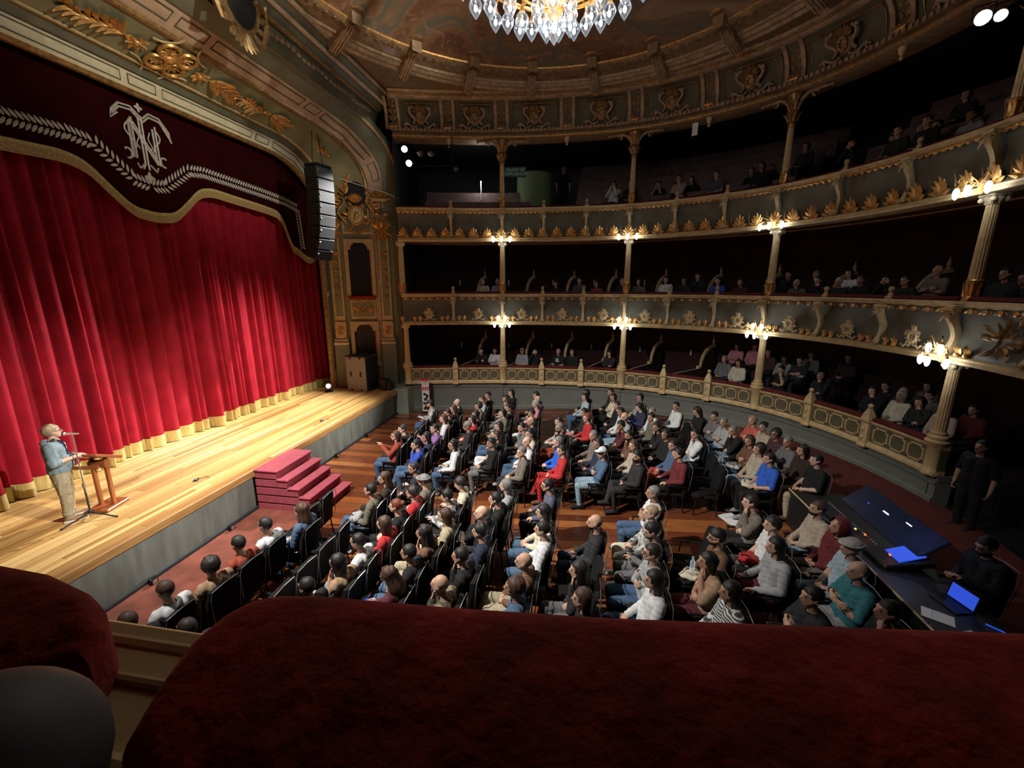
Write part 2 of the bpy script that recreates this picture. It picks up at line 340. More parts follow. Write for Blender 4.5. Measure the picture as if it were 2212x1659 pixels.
b = MB(); b.box((-7.0, 7.0, .035), (.05, 15.9, .07)); b.build('base_strip', M_['slate'], stage, M=local(stage))
sf = put('stage_deck', MB().box((0, 0, 0), (4.0, 15.9, .02)).mesh('stage_deck', M_['black']), stage, M=local(stage) @ T(-9.05, 7, ZS - .045))
def stage_planks():
    rr = random.Random(9); cache = MB().bbox((0, 0, -.013), (.092, 1, .026), .002).mesh('plank', M_['stagew']); x = -7.07 - .095
    while x > -10.5:
        y = -.9 - rr.random() * 3
        while y < 15.2:
            L = rr.choice([2.2, 3.0, 3.8, 4.6]); a, b_ = max(y, -.9), min(y + L, 15.2); y += L
            if b_ - a < .2 or b_ < 2.5: continue
            o = put('plank', cache, sf); o.location = (x + .047 + 9.05, (a + b_) / 2 - 7, .045); o.scale = (1, b_ - a - .004, 1)
        x -= .098
stage_planks()
st = thing('stage_stairs', 'crimson carpeted five-step stairs leading up to the stage', 'stairs', (-6.2, 8.22, 0))
for i in range(5):
    z = .19 * (5 - i); x0 = -6.98; x1 = -6.43 + .245 * i
    b = MB(); b.bbox(((x1 - .13) + 6.2, 0, z - .02), (.30 if i else .60, 1.27, .04), .012) if i else b.bbox(((-6.98 - 6.40) / 2 + 6.2, 0, z - .02), (.58, 1.27, .04), .012)
    tr = b.build('step', M_['stair'], st)
    b = MB(); b.box(((x0 + x1 - .03) / 2 + 6.2, 0, z - .115), (x1 - .03 - x0, 1.22, .15)); b.build('riser', M_['stair'], tr)
for y in (3.55, 5.12, 6.75, 10.6, 12.4):
    o = thing('floor_socket', 'small black cable socket at the foot of the stage front, %s' % {3.55: 'nearest the camera', 5.12: 'second from the camera', 6.75: 'beside the crimson stairs', 10.6: 'first beyond the crimson stairs', 12.4: 'farthest along'}[y], 'socket', (-6.9, y, 0), group='stage front sockets')
    MB().bbox((0, 0, .07), (.07, .13, .13), .01).build('body', M_['blackm'], o); MB().bbox((.038, 0, .07), (.01, .08, .07), .004).build('cover', M_['chrome'], o)
# wall under the boxes, all round the stalls
wf = thing('wall_far', 'grey-green wall under the ground floor boxes', 'wall', kind='structure')
SE = S_COL[4] + .16
MB().sweep([(.02, 1.12), (.02, 1.0), (-.03, .98), (-.03, .93), (.0, .90), (.0, -.1), (.3, -.1), (.3, 1.12)], frs(0, SE, .3), closed=True).build('panelling', M_['greywall'], wf)
def frz(s):
    f = fr(s); h_ = fz(float(f(0, 0).x)); return lambda o, z: f(o, z + h_)
MB().sweep([(0, .16), (-.02, .14), (-.035, .12), (-.035, -.1), (0, -.1)], [frz(SE * i / 90) for i in range(91)]).build('baseboard', M_['greywall'], wf)
for s in [S_COL[0] + .9] + S_COL[1:5]:
    MB().box((0, 0, 0), (.016, .85, .01)).build('panel_joint', M_['black'], wf, M=onM(s, -.003, .48))
b = MB(); b.box((-6.95, 15.55, .5), (.8, 1.1, 1.0)); b.build('stage_side_block', M_['paleg'], wf)
# ================================================================== PROSCENIUM
YC = 9.1
def arch(X, Yh, zt, Xt=None, z0=.95, rx=2.25, rz=1.35, nc=12):
    Xt = X if Xt is None else Xt
    P = [(YC + Yh, z0 + (zt - rz - z0) * i / 6) for i in range(6)]
    P += [(YC + Yh - rx + rx * math.cos(a), zt - rz + rz * math.sin(a)) for a in [PI / 2 * i / nc for i in range(nc + 1)]]
    m = [(YC + Yh - rx + (-(2 * Yh) + 2 * rx) * i / 22, zt) for i in range(1, 22)]
    xs = [X] * 6 + [X + (Xt - X) * (.5 - .5 * math.cos(PI * i / nc)) for i in range(nc + 1)]
    return [Vector((x, y, z)) for x, (y, z) in zip(xs + [Xt] * 21 + xs[::-1], P + m + [(2 * YC - y, z) for y, z in reversed(P)])]
def band(name, prof, mat_, parent, **k):
    rows = [arch(*p) for p in prof]; b = MB(); n = len(rows[0])
    b.add([p for r in rows for p in r], [(i * n + j, i * n + j + 1, (i + 1) * n + j + 1, (i + 1) * n + j) for i in range(len(rows) - 1) for j in range(n - 1)])
    return b.build(name, mat_, parent, smooth=True, **k)
pro = thing('proscenium_arch', 'olive and cream proscenium arch with gilded relief ornament framing the stage', 'arch', kind='structure')
P = {0: (-9.75, 5.93, 8.85), 1: (-9.66, 5.93, 8.85), 2: (-9.60, 5.98, 8.92), 3: (-9.58, 6.12, 9.26), 4: (-9.5, 6.13, 9.24), 5: (-9.5, 6.2, 9.36), 6: (-9.42, 6.2, 9.42), 7: (-8.05, 6.63, 9.78, -8.45), 8: (-7.98, 6.66, 9.82, -8.38), 9: (-7.9, 6.7, 9.84, -8.32), 10: (-7.52, 6.86, 10.08, -7.95), 11: (-7.42, 6.9, 10.07, -7.86), 12: (-7.1, 7.02, 10.28, -7.5), 13: (-7.0, 7.1, 10.31, -7.4)}
P = {k: (v if len(v) == 4 else (*v, v[0])) for k, v in P.items()}
band('inner_lip', [P[0], P[1], P[2]], M_['goldd'], pro)
band('inner_panel_band', [P[2], P[3]], M_['creamw'], pro)
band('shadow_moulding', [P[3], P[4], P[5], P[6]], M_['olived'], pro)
band('olive_soffit', [P[6], P[7]], M_['olive'], pro)
band('rope_moulding', [(-9.44, 6.16, 9.40), (-9.40, 6.17, 9.385), (-9.36, 6.19, 9.40), (-9.36, 6.22, 9.43)], M_['cream'], pro)
band('rope_moulding', [(-8.08, 6.60, 9.76, -8.5), (-8.04, 6.59, 9.74, -8.46), (-7.99, 6.62, 9.76, -8.40), (-7.98, 6.66, 9.82, -8.38)], M_['goldd'], pro)
band('outer_panel_band', [P[8], P[9], P[10]], M_['pink'], pro)
band('outer_moulding', [P[10], P[11], P[12], P[13], (-6.98, 7.2, 10.45, -7.36)], M_['sage'], pro)
band('outer_bead', [(-7.06, 7.0, 10.26, -7.46), (-7.02, 6.99, 10.25, -7.42), (-6.97, 7.04, 10.28, -7.37), (-6.98, 7.1, 10.32, -7.38)], M_['cream'], pro)
# recessed-panel frames on the two cream bands
def arch_along(p, y0, y1, n=18):
    A = arch(*p); out = []; L = [0]
    for i in range(1, len(A)): L.append(L[-1] + (A[i] - A[i - 1]).length)
    tot = L[-1]
    def at(s):
        i = max(0, min(len(A) - 2, int(np.searchsorted(L, s)) - 1)); f = (s - L[i]) / max(1e-9, L[i + 1] - L[i]); return A[i].lerp(A[i + 1], f)
    return at, tot
def panel_ring(pa, pb, s0, s1, mat_, name='panel_frame', r=.012):
    fa, ta = arch_along(pa, 0, 0); fb, tb = arch_along(pb, 0, 0); pts = []
    n = max(2, int((s1 - s0) / .3))
    for i in range(n + 1): pts.append(fa((s0 + (s1 - s0) * i / n) * ta))
    for i in range(n, -1, -1): pts.append(fb((s0 + (s1 - s0) * i / n) * tb))
    off = Vector((.008, -.002, -.004))
    return MB().tube([p + off for p in pts], r, 4, closed=True).build(name, mat_, pro)
def lerpP(a, b, t): return tuple(P[a][i] + (P[b][i] - P[a][i]) * t for i in range(4))
for (a, b_, m1) in ((2, 3, M_['olived']), (9, 10, M_['olived'])):
    lo, hi = lerpP(a, b_, .25), lerpP(a, b_, .78)
    tot = arch_along(lo, 0, 0)[1]; s = 7.2 / tot
    segs = [(.012, .10), (.107, .19), (.205, .228), (.236, .325), (.333, .355), (.363, .48), (.487, .513), (.52, .637), (.645, .667), (.675, .76)]
    for (u, v) in segs: panel_ring(lo, hi, .08 + u * .85 if u > .2 else u * 1.2 + .01, .08 + v * .85 if u > .2 else v * 1.2 + .01, m1, r=.016)
# gilded sprays on the olive soffit
SOF = lambda t, y: Vector((-9.42 + .97 * t, y, 9.42 + .36 * t))
SN = Vector((.36, 0, -.97)).normalized(); ST = Vector((.97, 0, .36)).normalized()
def spray_mesh(L, flip=1, dense=7, big=1.0, seed=1):
    r2 = random.Random(seed); b = MB(); pts = [(L * i / 8, .05 * math.sin(i * .8) * flip, .03) for i in range(9)]
    b.tube(pts, [.018 * (1 - .6 * i / 8) for i in range(9)], 5)
    for i in range(dense):
        x = L * (.15 + .8 * i / dense); y = .05 * math.sin(x / L * 6.4) * flip
        for sd in (-1, 1):
            a = sd * (.6 + .35 * r2.random()); l = (.36 - .10 * i / dense) * big * (.8 + .4 * r2.random())
            b.leaf((x, y, .02), (math.cos(a), math.sin(a), 0), (-math.sin(a), math.cos(a), 0), (0, 0, 1), l, l * .36, .055, .28)
    b.leaf((L * .9, 0, .02), (1, 0, 0), (0, 1, 0), (0, 0, 1), .22 * big, .1, .03, .1)
    for x in (0, L * .33): b.ball((x, .05 * math.sin(x / L * 6.4) * flip, .02), (.08 * big, .08 * big, .05), 8, 5)
    return b.mesh('gilded_spray', M_['gold'], True)
def soffM(t, y, ang):    # on the soffit, local z pointing down, x along +Y turned by ang
    c, s = math.cos(ang), math.sin(ang); ey_ = Vector((0, 1, 0)); return frameM(SOF(t, y) + SN * .01, ey_ * c - ST * s, ST * c + ey_ * s, SN)
sp1, sp2, sp3 = spray_mesh(1.1, 1, 7, 1.0, 1), spray_mesh(1.15, -1, 7, 1.0, 2), spray_mesh(.9, 1, 6, 1.0, 3)
for (me, t, y, a) in ((sp1, .5, 9.95, .02), (sp2, .5, 8.25, PI + .02), (sp3, .5, 12.05, .08), (sp3, .5, 11.95, PI), (sp1, .5, 6.95, PI)):
    put('gilded_spray', me, pro, M=soffM(t, y, a))
b = MB()
for (dx, dy) in ((.20, .20), (.20, -.20), (-.20, .20), (-.20, -.20)):          # quatrefoil rosette at the crown
    c = Vector((dx, dy, 0)); b.tube([c + Vector((.19 * math.cos(a), .19 * math.sin(a), .06)) for a in [2 * PI * i / 16 for i in range(16)]], .04, 6, closed=True)
    for i in range(9): a = 2 * PI * i / 9; b.leaf(c * .75 + Vector((0, 0, .02)), (math.cos(a), math.sin(a), 0), (-math.sin(a), math.cos(a), 0), (0, 0, 1), .18, .08, .05, .2)
b.ball((0, 0, .03), (.12, .12, .08), 10, 6); put('crown_rosette', b.mesh('crown_rosette', M_['gold'], True), pro, M=soffM(.52, 9.1, 0))
b = MB()
for sd in (-1, 1):                     # flower heads and curved frame around the rosette
    for i in range(7): a = 2 * PI * i / 7; b.leaf((sd * .72, 0, .02), (math.cos(a), math.sin(a), 0), (-math.sin(a), math.cos(a), 0), (0, 0, 1), .2, .12, .06, .25)
    b.ball((sd * .72, 0, .05), (.08, .08, .06), 8, 5)
put('gilded_flowers', b.mesh('gilded_flowers', M_['gold'], True), pro, M=soffM(.5, 9.1, 0))
b = MB()
for q in (0, PI):
    for sg in (-1, 1): b.tube([(math.cos(q) * (.62 - .42 * math.sin(a)), sg * (.30 + .36 * (1 - math.cos(a))), .03) for a in [PI / 2 * i / 8 for i in range(9)]], .022, 5)
put('scroll_frame', b.mesh('scroll_frame', M_['cream'], True), pro, M=soffM(.5, 9.1, 0))
# sprays following the curved shoulder down to the cartouche
fa, ta = arch_along(lerpP(6, 7, .5), 0, 0)
def shoulder(s, size, me):
    p, q = fa(s), fa(s + .05); t = (q - p).normalized(); X = Vector((1, 0, 0)); n = t.cross(X).normalized()
    if n.dot(Vector((0, YC, 5)) - p) < 0: n = -n
    put('gilded_spray', me, pro, M=frameM(p + n * .01, t * size, n.cross(t) * size, n * size))
shoulder(7.05, .95, sp3); shoulder(8.6, .95, sp3)
# above the arch: dark wall, crest
dw = MB(); dw.sweep([(-7.36, 10.2), (-7.3, 10.45), (-7.25, 10.65), (-7.0, 10.78), (-6.95, 10.9), (-6.75, 11.0), (-6.7, 11.14)], [lambda o, z, y=y: Vector((o, y, z)) for y in np.linspace(.5, 15.4, 12)])
dw.build('wall_above_arch', M_['olived'], pro, smooth=True)
for (x, z, r, m) in ((-7.12, 10.66, .05, 'goldd'), (-6.92, 10.86, .055, 'pink'), (-6.70, 11.06, .06, 'bronzel')):
    MB().tube([(x, .5, z), (x, 15.2, z)], r, 8).build('cornice_moulding', M_[m], pro, smooth=True)
b = MB()
for i in range(60): b.ball((-7.27, 3 + i * .2, 10.5 + .03 * math.sin(i)), (.04, .09, .05), 6, 4)
b.build('garland_moulding', M_['bronzel'], pro, smooth=True)
cr = MB(); ring = [(.02, .52 * math.cos(a), .66 * math.sin(a)) for a in [2 * PI * i / 24 for i in range(24)]]
cr.tube(ring, .07, 6, closed=True)
for sd in (-1, 1):
    cr.tube([(.06, sd * (.5 + .25 * math.sin(t * 3)), .75 - 1.45 * t) for t in [i / 12 for i in range(13)]], [.06 - .02 * math.cos(i) for i in range(13)], 6)
    for i in range(6):
        a = -PI / 2 + sd * (.3 + i * .33); cr.leaf((.04, .55 * math.cos(a), .7 * math.sin(a)), (0, math.cos(a + sd * .5), math.sin(a + sd * .5)), (0, -math.sin(a), math.cos(a)), (1, 0, 0), .32, .16, .05, .1)
for i in range(7): a = -PI / 2 + (i - 3) * .32; cr.leaf((.05, .1 * math.cos(a), -.68), (0, math.cos(a), math.sin(a)), (0, -math.sin(a), math.cos(a)), (1, 0, 0), .36, .14, .05, .1)
crest = cr.build('crest', M_['goldd'], pro, smooth=True, M=T(-7.15, 9.1, 10.62))
MB().lathe([(.0, -.01), (.5, 0), (.48, .05), (.3, .09), (0, .1)], 20, M=Matrix.Rotation(PI / 2, 3, 'Y') @ Matrix.Diagonal((1.25, 1, 1))).build('crest_field', M_['black'], crest, smooth=True)
# ---- splay wall bay with pilasters (local u along the wall, v up, w toward the camera)
A0, A1 = Vector((-9.5, 9.1 + 6.14, 0)), Vector((-7.35, 9.1 + 6.9, 0)); EU = (A1 - A0).normalized(); EW = Vector((EU.y, -EU.x, 0))
def bayM(u, v, wv=0.0): return frameM(A0 + EU * u + EW * wv + Vector((0, 0, v)), EU, (0, 0, 1), EW)
def bay(name, b, m, u, v, wv=0.0, smooth=False, parent=pro): return b.build(name, M_[m], parent, smooth=smooth, M=bayM(u, v, wv))
bay('splay_wall', MB().box((1.15, 4.3, -.06), (2.5, 6.8, .1)), 'olive', 0, 0)
GOLD_DROP = MB()
for i in range(6):
    y = -.32 * i; sc = 1 - .09 * i
    for k in range(5): a = -PI / 2 + (k - 2) * .6; GOLD_DROP.leaf((0, y, .01), (math.cos(a), math.sin(a), 0), (-math.sin(a), math.cos(a), 0), (0, 0, 1), .17 * sc, .08 * sc, .04, .2)
    GOLD_DROP.ball((0, y, .03), .05 * sc, 7, 5)
GOLD_DROP = GOLD_DROP.mesh('leaf_drop', M_['gold'], True)
CAPM = MB()
for i in range(9): a = PI * (i / 8); CAPM.leaf((.04 * math.cos(a), -.35, .05), (math.cos(a) * .8, .6 + math.sin(a), 0), (math.sin(a), -math.cos(a), 0), (0, 0, 1), .42, .15, .07, .3)
for i in range(7): a = -PI * (i / 6); CAPM.leaf((0, -.35, .04), (math.cos(a) * .6, math.sin(a) - .3, 0), (-math.sin(a), math.cos(a), 0), (0, 0, 1), .4, .14, .07, .2)
for sd in (-1, 1): CAPM.tube([(sd * (.16 - .09 * t * math.cos(t * 9)), .15 + .1 * math.sin(t * 9) * (1 - t * .5), .12) for t in [i / 14 for i in range(15)]], .03, 6)
CAPM.ball((0, -.15, .1), (.13, .17, .12), 8, 6); CAPM = CAPM.mesh('gilded_capital', M_['gold'], True)
for (u, dn) in ((.25, 1), (2.02, 1)):
    bay('pilaster_plinth', MB().bbox((0, .85, .06), (.56, 1.7, .2), .02), 'sage', u, .95)
    bay('pilaster_base', MB().bbox((0, 0, .08), (.58, .12, .26), .03).bbox((0, .13, .07), (.52, .1, .22), .03), 'creamw', u, 2.68)
    bay('pilaster_die', MB().bbox((0, .35, .05), (.42, .66, .14), .015), 'cream', u, 2.85)
    bm_ = MB()
    for k in range(8): a = 2 * PI * k / 8; bm_.leaf((0, .34, .12), (math.cos(a), math.sin(a) * 1.5, 0), (-math.sin(a), math.cos(a), 0), (0, 0, 1), .2, .09, .03, .1)
    bay('gilded_relief', bm_, 'gold', u, 2.85, 0, True)
    bay('pilaster_shaft', MB().bbox((0, 1.95, .02), (.40, 3.9, .08), .01), 'cream', u, 3.55)
    bay('pilaster_panel', MB().box((0, 1.9, .062), (.25, 3.55, .02)), 'olive', u, 3.6)
    put('leaf_drop', GOLD_DROP, pro, M=bayM(u, 6.1, .075)); put('gilded_capital', CAPM, pro, M=bayM(u, 7.25, .05))
    bay('pilaster_abacus', MB().bbox((0, .0, .08), (.52, .1, .24), .02), 'cream', u, 7.95)
    cm = MB()
    for k in range(7): a = PI * k / 6; cm.leaf((0, 0, .04), (math.cos(a), math.sin(a), 0), (-math.sin(a), math.cos(a), 0), (0, 0, 1), .36, .12, .05, .15)
    bay('gilded_palmette', cm, 'gold', u, 8.0, .02, True)
def shoulder_frame(wd, h, ear=.1):
    w2 = wd / 2; pts = [(-w2, 0), (-w2, h - .28), (-w2 + ear, h - .24), (-w2 + ear, h - .14), (-w2 + ear + .14, h), (w2 - ear - .14, h), (w2 - ear, h - .14), (w2 - ear, h - .24), (w2, h - .28), (w2, 0)]
    return pts
for (v, h, nm) in ((4.5, 1.95, 'upper'), (1.75, 1.65, 'lower')):
    pts = shoulder_frame(.82, h)
    MB().prism(pts, Matrix.Identity(4), .02).build('niche_back', M_['black'], pro, M=bayM(1.14, v, .0))
    o = pts[:]; i_ = [(x * 1.0, y) for x, y in pts]
    fo = [(-.52, -.02), (-.52, h + .12), (.52, h + .12), (.52, -.02)]
    fb = MB()
    fb.box((-.465, h / 2, .05), (.11, h, .1)); fb.box((.465, h / 2, .05), (.11, h, .1)); fb.box((0, h + .06, .05), (1.04, .12, .1))
    fb.prism([(-.42, h), (-.42, h - .28), (-.31, h - .24), (-.31, h - .14), (-.17, h)], Matrix.Identity(4), .09); fb.prism([(.42, h), (.17, h), (.31, h - .14), (.31, h - .24), (.42, h - .28)], Matrix.Identity(4), .09)
    fb.tube([(x, y, .10) for x, y in pts], .018, 5); fb.tube([(x * 1.25, y + (.1 if y > h - .2 else 0), .10) for x, y in ((-.42, 0), (-.42, h), (.42, h), (.42, 0))], .02, 5)
    fb.build('niche_frame', M_['cream'], pro, M=bayM(1.14, v, 0))
    MB().bbox((0, -.04, .08), (1.0, .08, .2), .02).build('niche_sill', M_['redv'], pro, M=bayM(1.14, v, 0))
    if nm == 'upper':
        cb = MB(); cb.sweep([(0, .03), (0, h - .06)], [lambda o, z, i=i: Vector((-.39 + .78 * i / 60, z, .05 + .02 * math.sin(i * .95))) for i in range(61)]); cb.build('niche_curtain', M_['black'], pro, smooth=2, M=bayM(1.14, v, 0))
bay('relief_panel', MB().bbox((0, .36, .03), (.95, .72, .06), .01), 'cream', 1.14, 3.62)
bay('relief_field', MB().box((0, .36, .066), (.8, .56, .01)), 'olive', 1.14, 3.62)
b = MB(); b.tube([(.13 * math.cos(a), .36 + .13 * math.sin(a), .09) for a in [2 * PI * i / 14 for i in range(14)]], .03, 6, closed=True)
for sd in (-1, 1):
    for k in range(5): a = (0 if sd > 0 else PI) + (k - 2) * .28; b.leaf((sd * .15, .36, .07), (math.cos(a), math.sin(a), 0), (-math.sin(a), math.cos(a), 0), (0, 0, 1), .24, .07, .03, .1)
for k in range(13):
    t = (k - 6) / 6; b.leaf((t * .46, .80 + .14 * t * t, .07), (.4 * (1 if t > 0 else -1), -.8, 0), (1, 0, 0), (0, 0, 1), .17, .08, .04, .1)
b.ball((0, .36, .08), (.06, .06, .05), 8, 5); bay('gilded_relief', b, 'gold', 1.14, 3.62, 0, True)
# big cartouche over the upper niche
bay('relief_panel', MB().bbox((0, .3, .03), (1.1, .6, .06), .015), 'cream', 1.14, 6.75)
bay('relief_field', MB().box((0, .3, .066), (.95, .46, .01)), 'olive', 1.14, 6.75)
bay('oculus', MB().lathe([(.42, 0), (.42, .04), (.38, .05), (0, .05)], 20), 'black', 1.14, 8.15)
b = MB(); b.lathe([(0, .12), (.17, .12), (.25, .06), (.27, .0)], 20, M=Matrix.Diagonal((1, 1.25, 1)))
bay('cartouche_shield', b, 'creamw', 1.14, 7.38, .06, True)
b = MB(); b.tube([(.25 * math.cos(a), .31 * math.sin(a), .1) for a in [2 * PI * i / 20 for i in range(20)]], .045, 6, closed=True)
for k in range(10): a = 2 * PI * k / 10 + .3 * math.sin(k * 2.4); b.leaf((.24 * math.cos(a), .31 * math.sin(a), .05), (math.cos(a), math.sin(a) * 1.2, 0), (-math.sin(a), math.cos(a), 0), (0, 0, 1), .17 + .08 * (k % 2), .12, .05, .2)
for sd in (-1, 1):
    b.tube([(sd * (.5 - .12 * math.cos(t * 7)), -.3 + .9 * t, .08) for t in [i / 14 for i in range(15)]], .035, 6)
    for k in range(7): b.leaf((sd * (.35 + .05 * k), .55 - .1 * k + .25, .04), (sd * .8, .7 - .15 * k, 0), (0, 1, 0), (0, 0, 1), .22, .09, .04, .15)
for k in range(7): a = PI / 2 + (k - 3) * .3; b.leaf((0, .45, .06), (math.cos(a), math.sin(a), 0), (-math.sin(a), math.cos(a), 0), (0, 0, 1), .34, .12, .06, .2)
b.ball((.02, .02, .13), (.10, .13, .06), 8, 6); b.ball((-.04, -.12, .13), (.07, .08, .05), 7, 5); b.tube([(-.3, -.45, .06), (0, -.62, .1), (.3, -.45, .06)], .04, 6)
bay('gilded_cartouche', b, 'gold', 1.14, 7.38, .05, True)
# ================================================================== TIERS
def balusters(): pass
FZ = {'ground': 1.02, 'middle': 3.62, 'upper': 6.62}
ground = thing('ground_parapet', 'low parapet of the ground floor boxes with gold framed olive panels', 'parapet', kind='structure')
middle = thing('middle_balcony', 'middle balcony front with numbered gold medallions', 'balcony', kind='structure')
upper = thing('upper_balcony', 'upper gallery front with a row of gilded acanthus leaves', 'balcony', kind='structure')
SA, SB = S_COL[0] - .05, SMAX - .1
# --- ground parapet
MB().sweep([(.12, 1.10), (-.10, 1.10), (-.10, 1.16), (-.07, 1.19), (-.05, 1.23), (.12, 1.23)], frs(SA, SE), closed=True).build('base_moulding', M_['cream'], ground)
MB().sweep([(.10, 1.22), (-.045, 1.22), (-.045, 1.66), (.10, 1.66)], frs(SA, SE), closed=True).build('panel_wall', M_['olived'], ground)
MB().sweep([(.12, 1.65), (-.06, 1.65), (-.09, 1.69), (-.09, 1.73), (.12, 1.73)], frs(SA, SE), closed=True).build('top_moulding', M_['cream'], ground)
def notch(wd, h, c=.05):
    x, y = wd / 2, h / 2; return [(-x + c, -y), (x - c, -y), (x - c, -y + c), (x, -y + c), (x, y - c), (x - c, y - c), (x - c, y), (-x + c, y), (-x + c, y - c), (-x, y - c), (-x, -y + c), (-x + c, -y + c)]
PANF = {}
def panel_frame(wd):
    k = round(wd, 2)
    if k not in PANF: PANF[k] = MB().tube([(x, y, .01) for x, y in notch(wd, .33)], .021, 5, closed=True).mesh('panel_frame', M_['cream'])
    return PANF[k]
stops = sorted(S_COL[:5] + S_POST[:7]); stops = [S_COL[0] + .02] + [s for s in stops if s > S_COL[0] + .1]
PF = MB().bbox((0, 0, 0), (.40, .31, .03), .008).mesh('panel', M_['olived'])
for i in range(len(stops) - 1):
    a, b_ = stops[i] + .16, stops[i + 1] - .16; n = 4 if i < 2 else 3; wd = (b_ - a) / n
    for k in range(n):
        s = a + wd * (k + .5); o = put('panel', PF, ground, M=onM(s, -.047, 1.445) @ Matrix.Diagonal(((wd - .16) / .40, 1, 1, 1))); put('panel_frame', panel_frame(wd - .09), ground, M=onM(s, -.05, 1.445))
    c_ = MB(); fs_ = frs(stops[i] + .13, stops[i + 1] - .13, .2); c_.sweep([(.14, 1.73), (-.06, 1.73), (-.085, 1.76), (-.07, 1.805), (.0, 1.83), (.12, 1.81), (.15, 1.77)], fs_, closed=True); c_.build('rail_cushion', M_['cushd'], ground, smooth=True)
# post with ball finial
def finial_mesh(sc=1.0):
    b = MB(); b.bbox((0, 0, .03 * sc), (.22 * sc, .22 * sc, .06 * sc), .015); b.lathe([(.135, .06), (.12, .12), (.07, .23), (.05, .26), (.055, .28)], 4, M=Matrix.Rotation(PI / 4, 3, 'Z') @ Matrix.Diagonal((sc, sc, sc)))
    b.ball((0, 0, .335 * sc), .06 * sc, 12, 8); return b.mesh('ball_finial', M_['cream'], True)
def finial2():
    b = MB(); b.bbox((0, 0, .03), (.15, .15, .06), .012); b.lathe([(.06, .06), (.065, .09), (.04, .13), (.045, .15)], 12); b.ball((0, 0, .21), .062, 12, 8); return b.mesh('ball_finial', M_['cream'], True)
FINB = finial2()
FIN = finial_mesh(); POST = MB().bbox((0, -.33, .03), (.2, .62, .16), .02).bbox((0, -.62, .045), (.23, .1, .19), .02).bbox((0, -.02, .045), (.24, .07, .2), .02).ball((0, -.2, .12), (.05, .09, .03), 8, 5).ball((0, -.42, .12), (.05, .06, .03), 8, 5).mesh('post', M_['cream'], True)
for s in S_POST[:7]:
    put('post', POST, ground, M=onM(s, -.03, 1.74)); p, t, n = cur(s); put('ball_finial', FIN, ground, M=T(p.x - n.x * .05, p.y - n.y * .05, 1.74, math.atan2(t.y, t.x)))
# --- middle balcony
zb, zr = 3.45, 4.58
def concave(o0, o1, z0, z1, n=8, dep=.10): return [(o0 + (o1 - o0) * i / n + dep * math.sin(PI * i / n) , z0 + (z1 - z0) * i / n) for i in range(n + 1)]
def tier(parent, zb, zr, dep):
    MB().sweep([(.1, zr - .13), (-.16, zr - .13), (-.2, zr - .1), (-.2, zr - .07), (-.24, zr - .05), (-.24, zr), (.1, zr)], frs(SA, SB), closed=True).build('rail_moulding', M_['cream'], parent, smooth=True)
    MB().sweep([(.1, zr - .1)] + [(-.15, zr - .12)] + concave(-.15, -.2, zr - .13, zb + .12, 8, dep) + [(.1, zb + .1)], frs(SA, SB)).build('fascia', M_['fasc'], parent, smooth=True)
    MB().sweep([(.12, zb + .12), (-.22, zb + .12), (-.26, zb + .09), (-.24, zb + .05), (-.29, zb + .03), (-.27, zb - .02), (-.2, zb - .03), (.12, zb - .03)], frs(SA, SB), closed=True).build('bottom_moulding', M_['cream'], parent, smooth=True)
    MB().sweep([(.1, zb), (.14, zb - .02), (.9, zb + .02), (2.9, zb + .06)], frs(SA, SB, .5)).build('soffit', M_['soffit'], parent)
    MB().sweep([(.86, zb + .0), (.86, zb - .03), (.92, zb - .03), (.92, zb + .02)], frs(SA, SB, .5)).build('soffit_trim', M_['pink'], parent)
tier(middle, zb, zr, .10); tier(upper, 6.47, 7.60, .12)
for (par, zr) in ((middle, 4.58), (upper, 7.60)):
    ss = [SA + .1] + [s for s in stops[1:]] + [SB - .3]
    for i in range(len(ss) - 1):
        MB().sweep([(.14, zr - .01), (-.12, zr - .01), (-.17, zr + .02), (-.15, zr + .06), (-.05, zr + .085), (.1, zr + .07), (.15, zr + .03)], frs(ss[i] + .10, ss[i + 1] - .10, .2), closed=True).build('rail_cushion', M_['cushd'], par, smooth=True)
def fan(n, L, W, spread, up=.05, curl=.35, base=.0):
    b = MB()
    for k in range(n):
        a = PI / 2 + (k - (n - 1) / 2) * spread; l = L * (1 - .11 * abs(k - (n - 1) / 2)); b.leaf((.02 * (k - (n - 1) / 2), base, .0), (math.cos(a), math.sin(a), 0), (-math.sin(a), math.cos(a), 0), (0, 0, 1), l, W, up, curl)
    return b
ac = fan(5, .33, .125, .42, .05, .3)
for sd in (-1, 1): ac.leaf((sd * .05, .02, .02), (sd, .25, 0), (0, 1, 0), (0, 0, 1), .17, .1, .05, .2); ac.tube([(sd * (.1 + .05 * math.cos(a)), .04 + .05 * math.sin(a), .03) for a in [i * .6 for i in range(9)]], .015, 5)
AC = ac.mesh('acanthus_leaf', M_['gold'], True)
AC2 = fan(3, .2, .09, .55, .04, .25).ball((0, .02, .03), .05, 7, 5).mesh('small_leaf', M_['gold'], True)
STEM = MB().leaf((0, 0, 0), (0, 1, 0), (1, 0, 0), (0, 0, 1), .34, .035, .02, .2).mesh('reed', M_['goldd'], True)
s = SA + .2; k = 0
while s < SB - .3:
    put('acanthus_leaf', AC, upper, M=onM(s, -.20, 6.60)); put('reed', STEM, upper, M=onM(s + .255, -.19, 6.60)); s += .51; k += 1
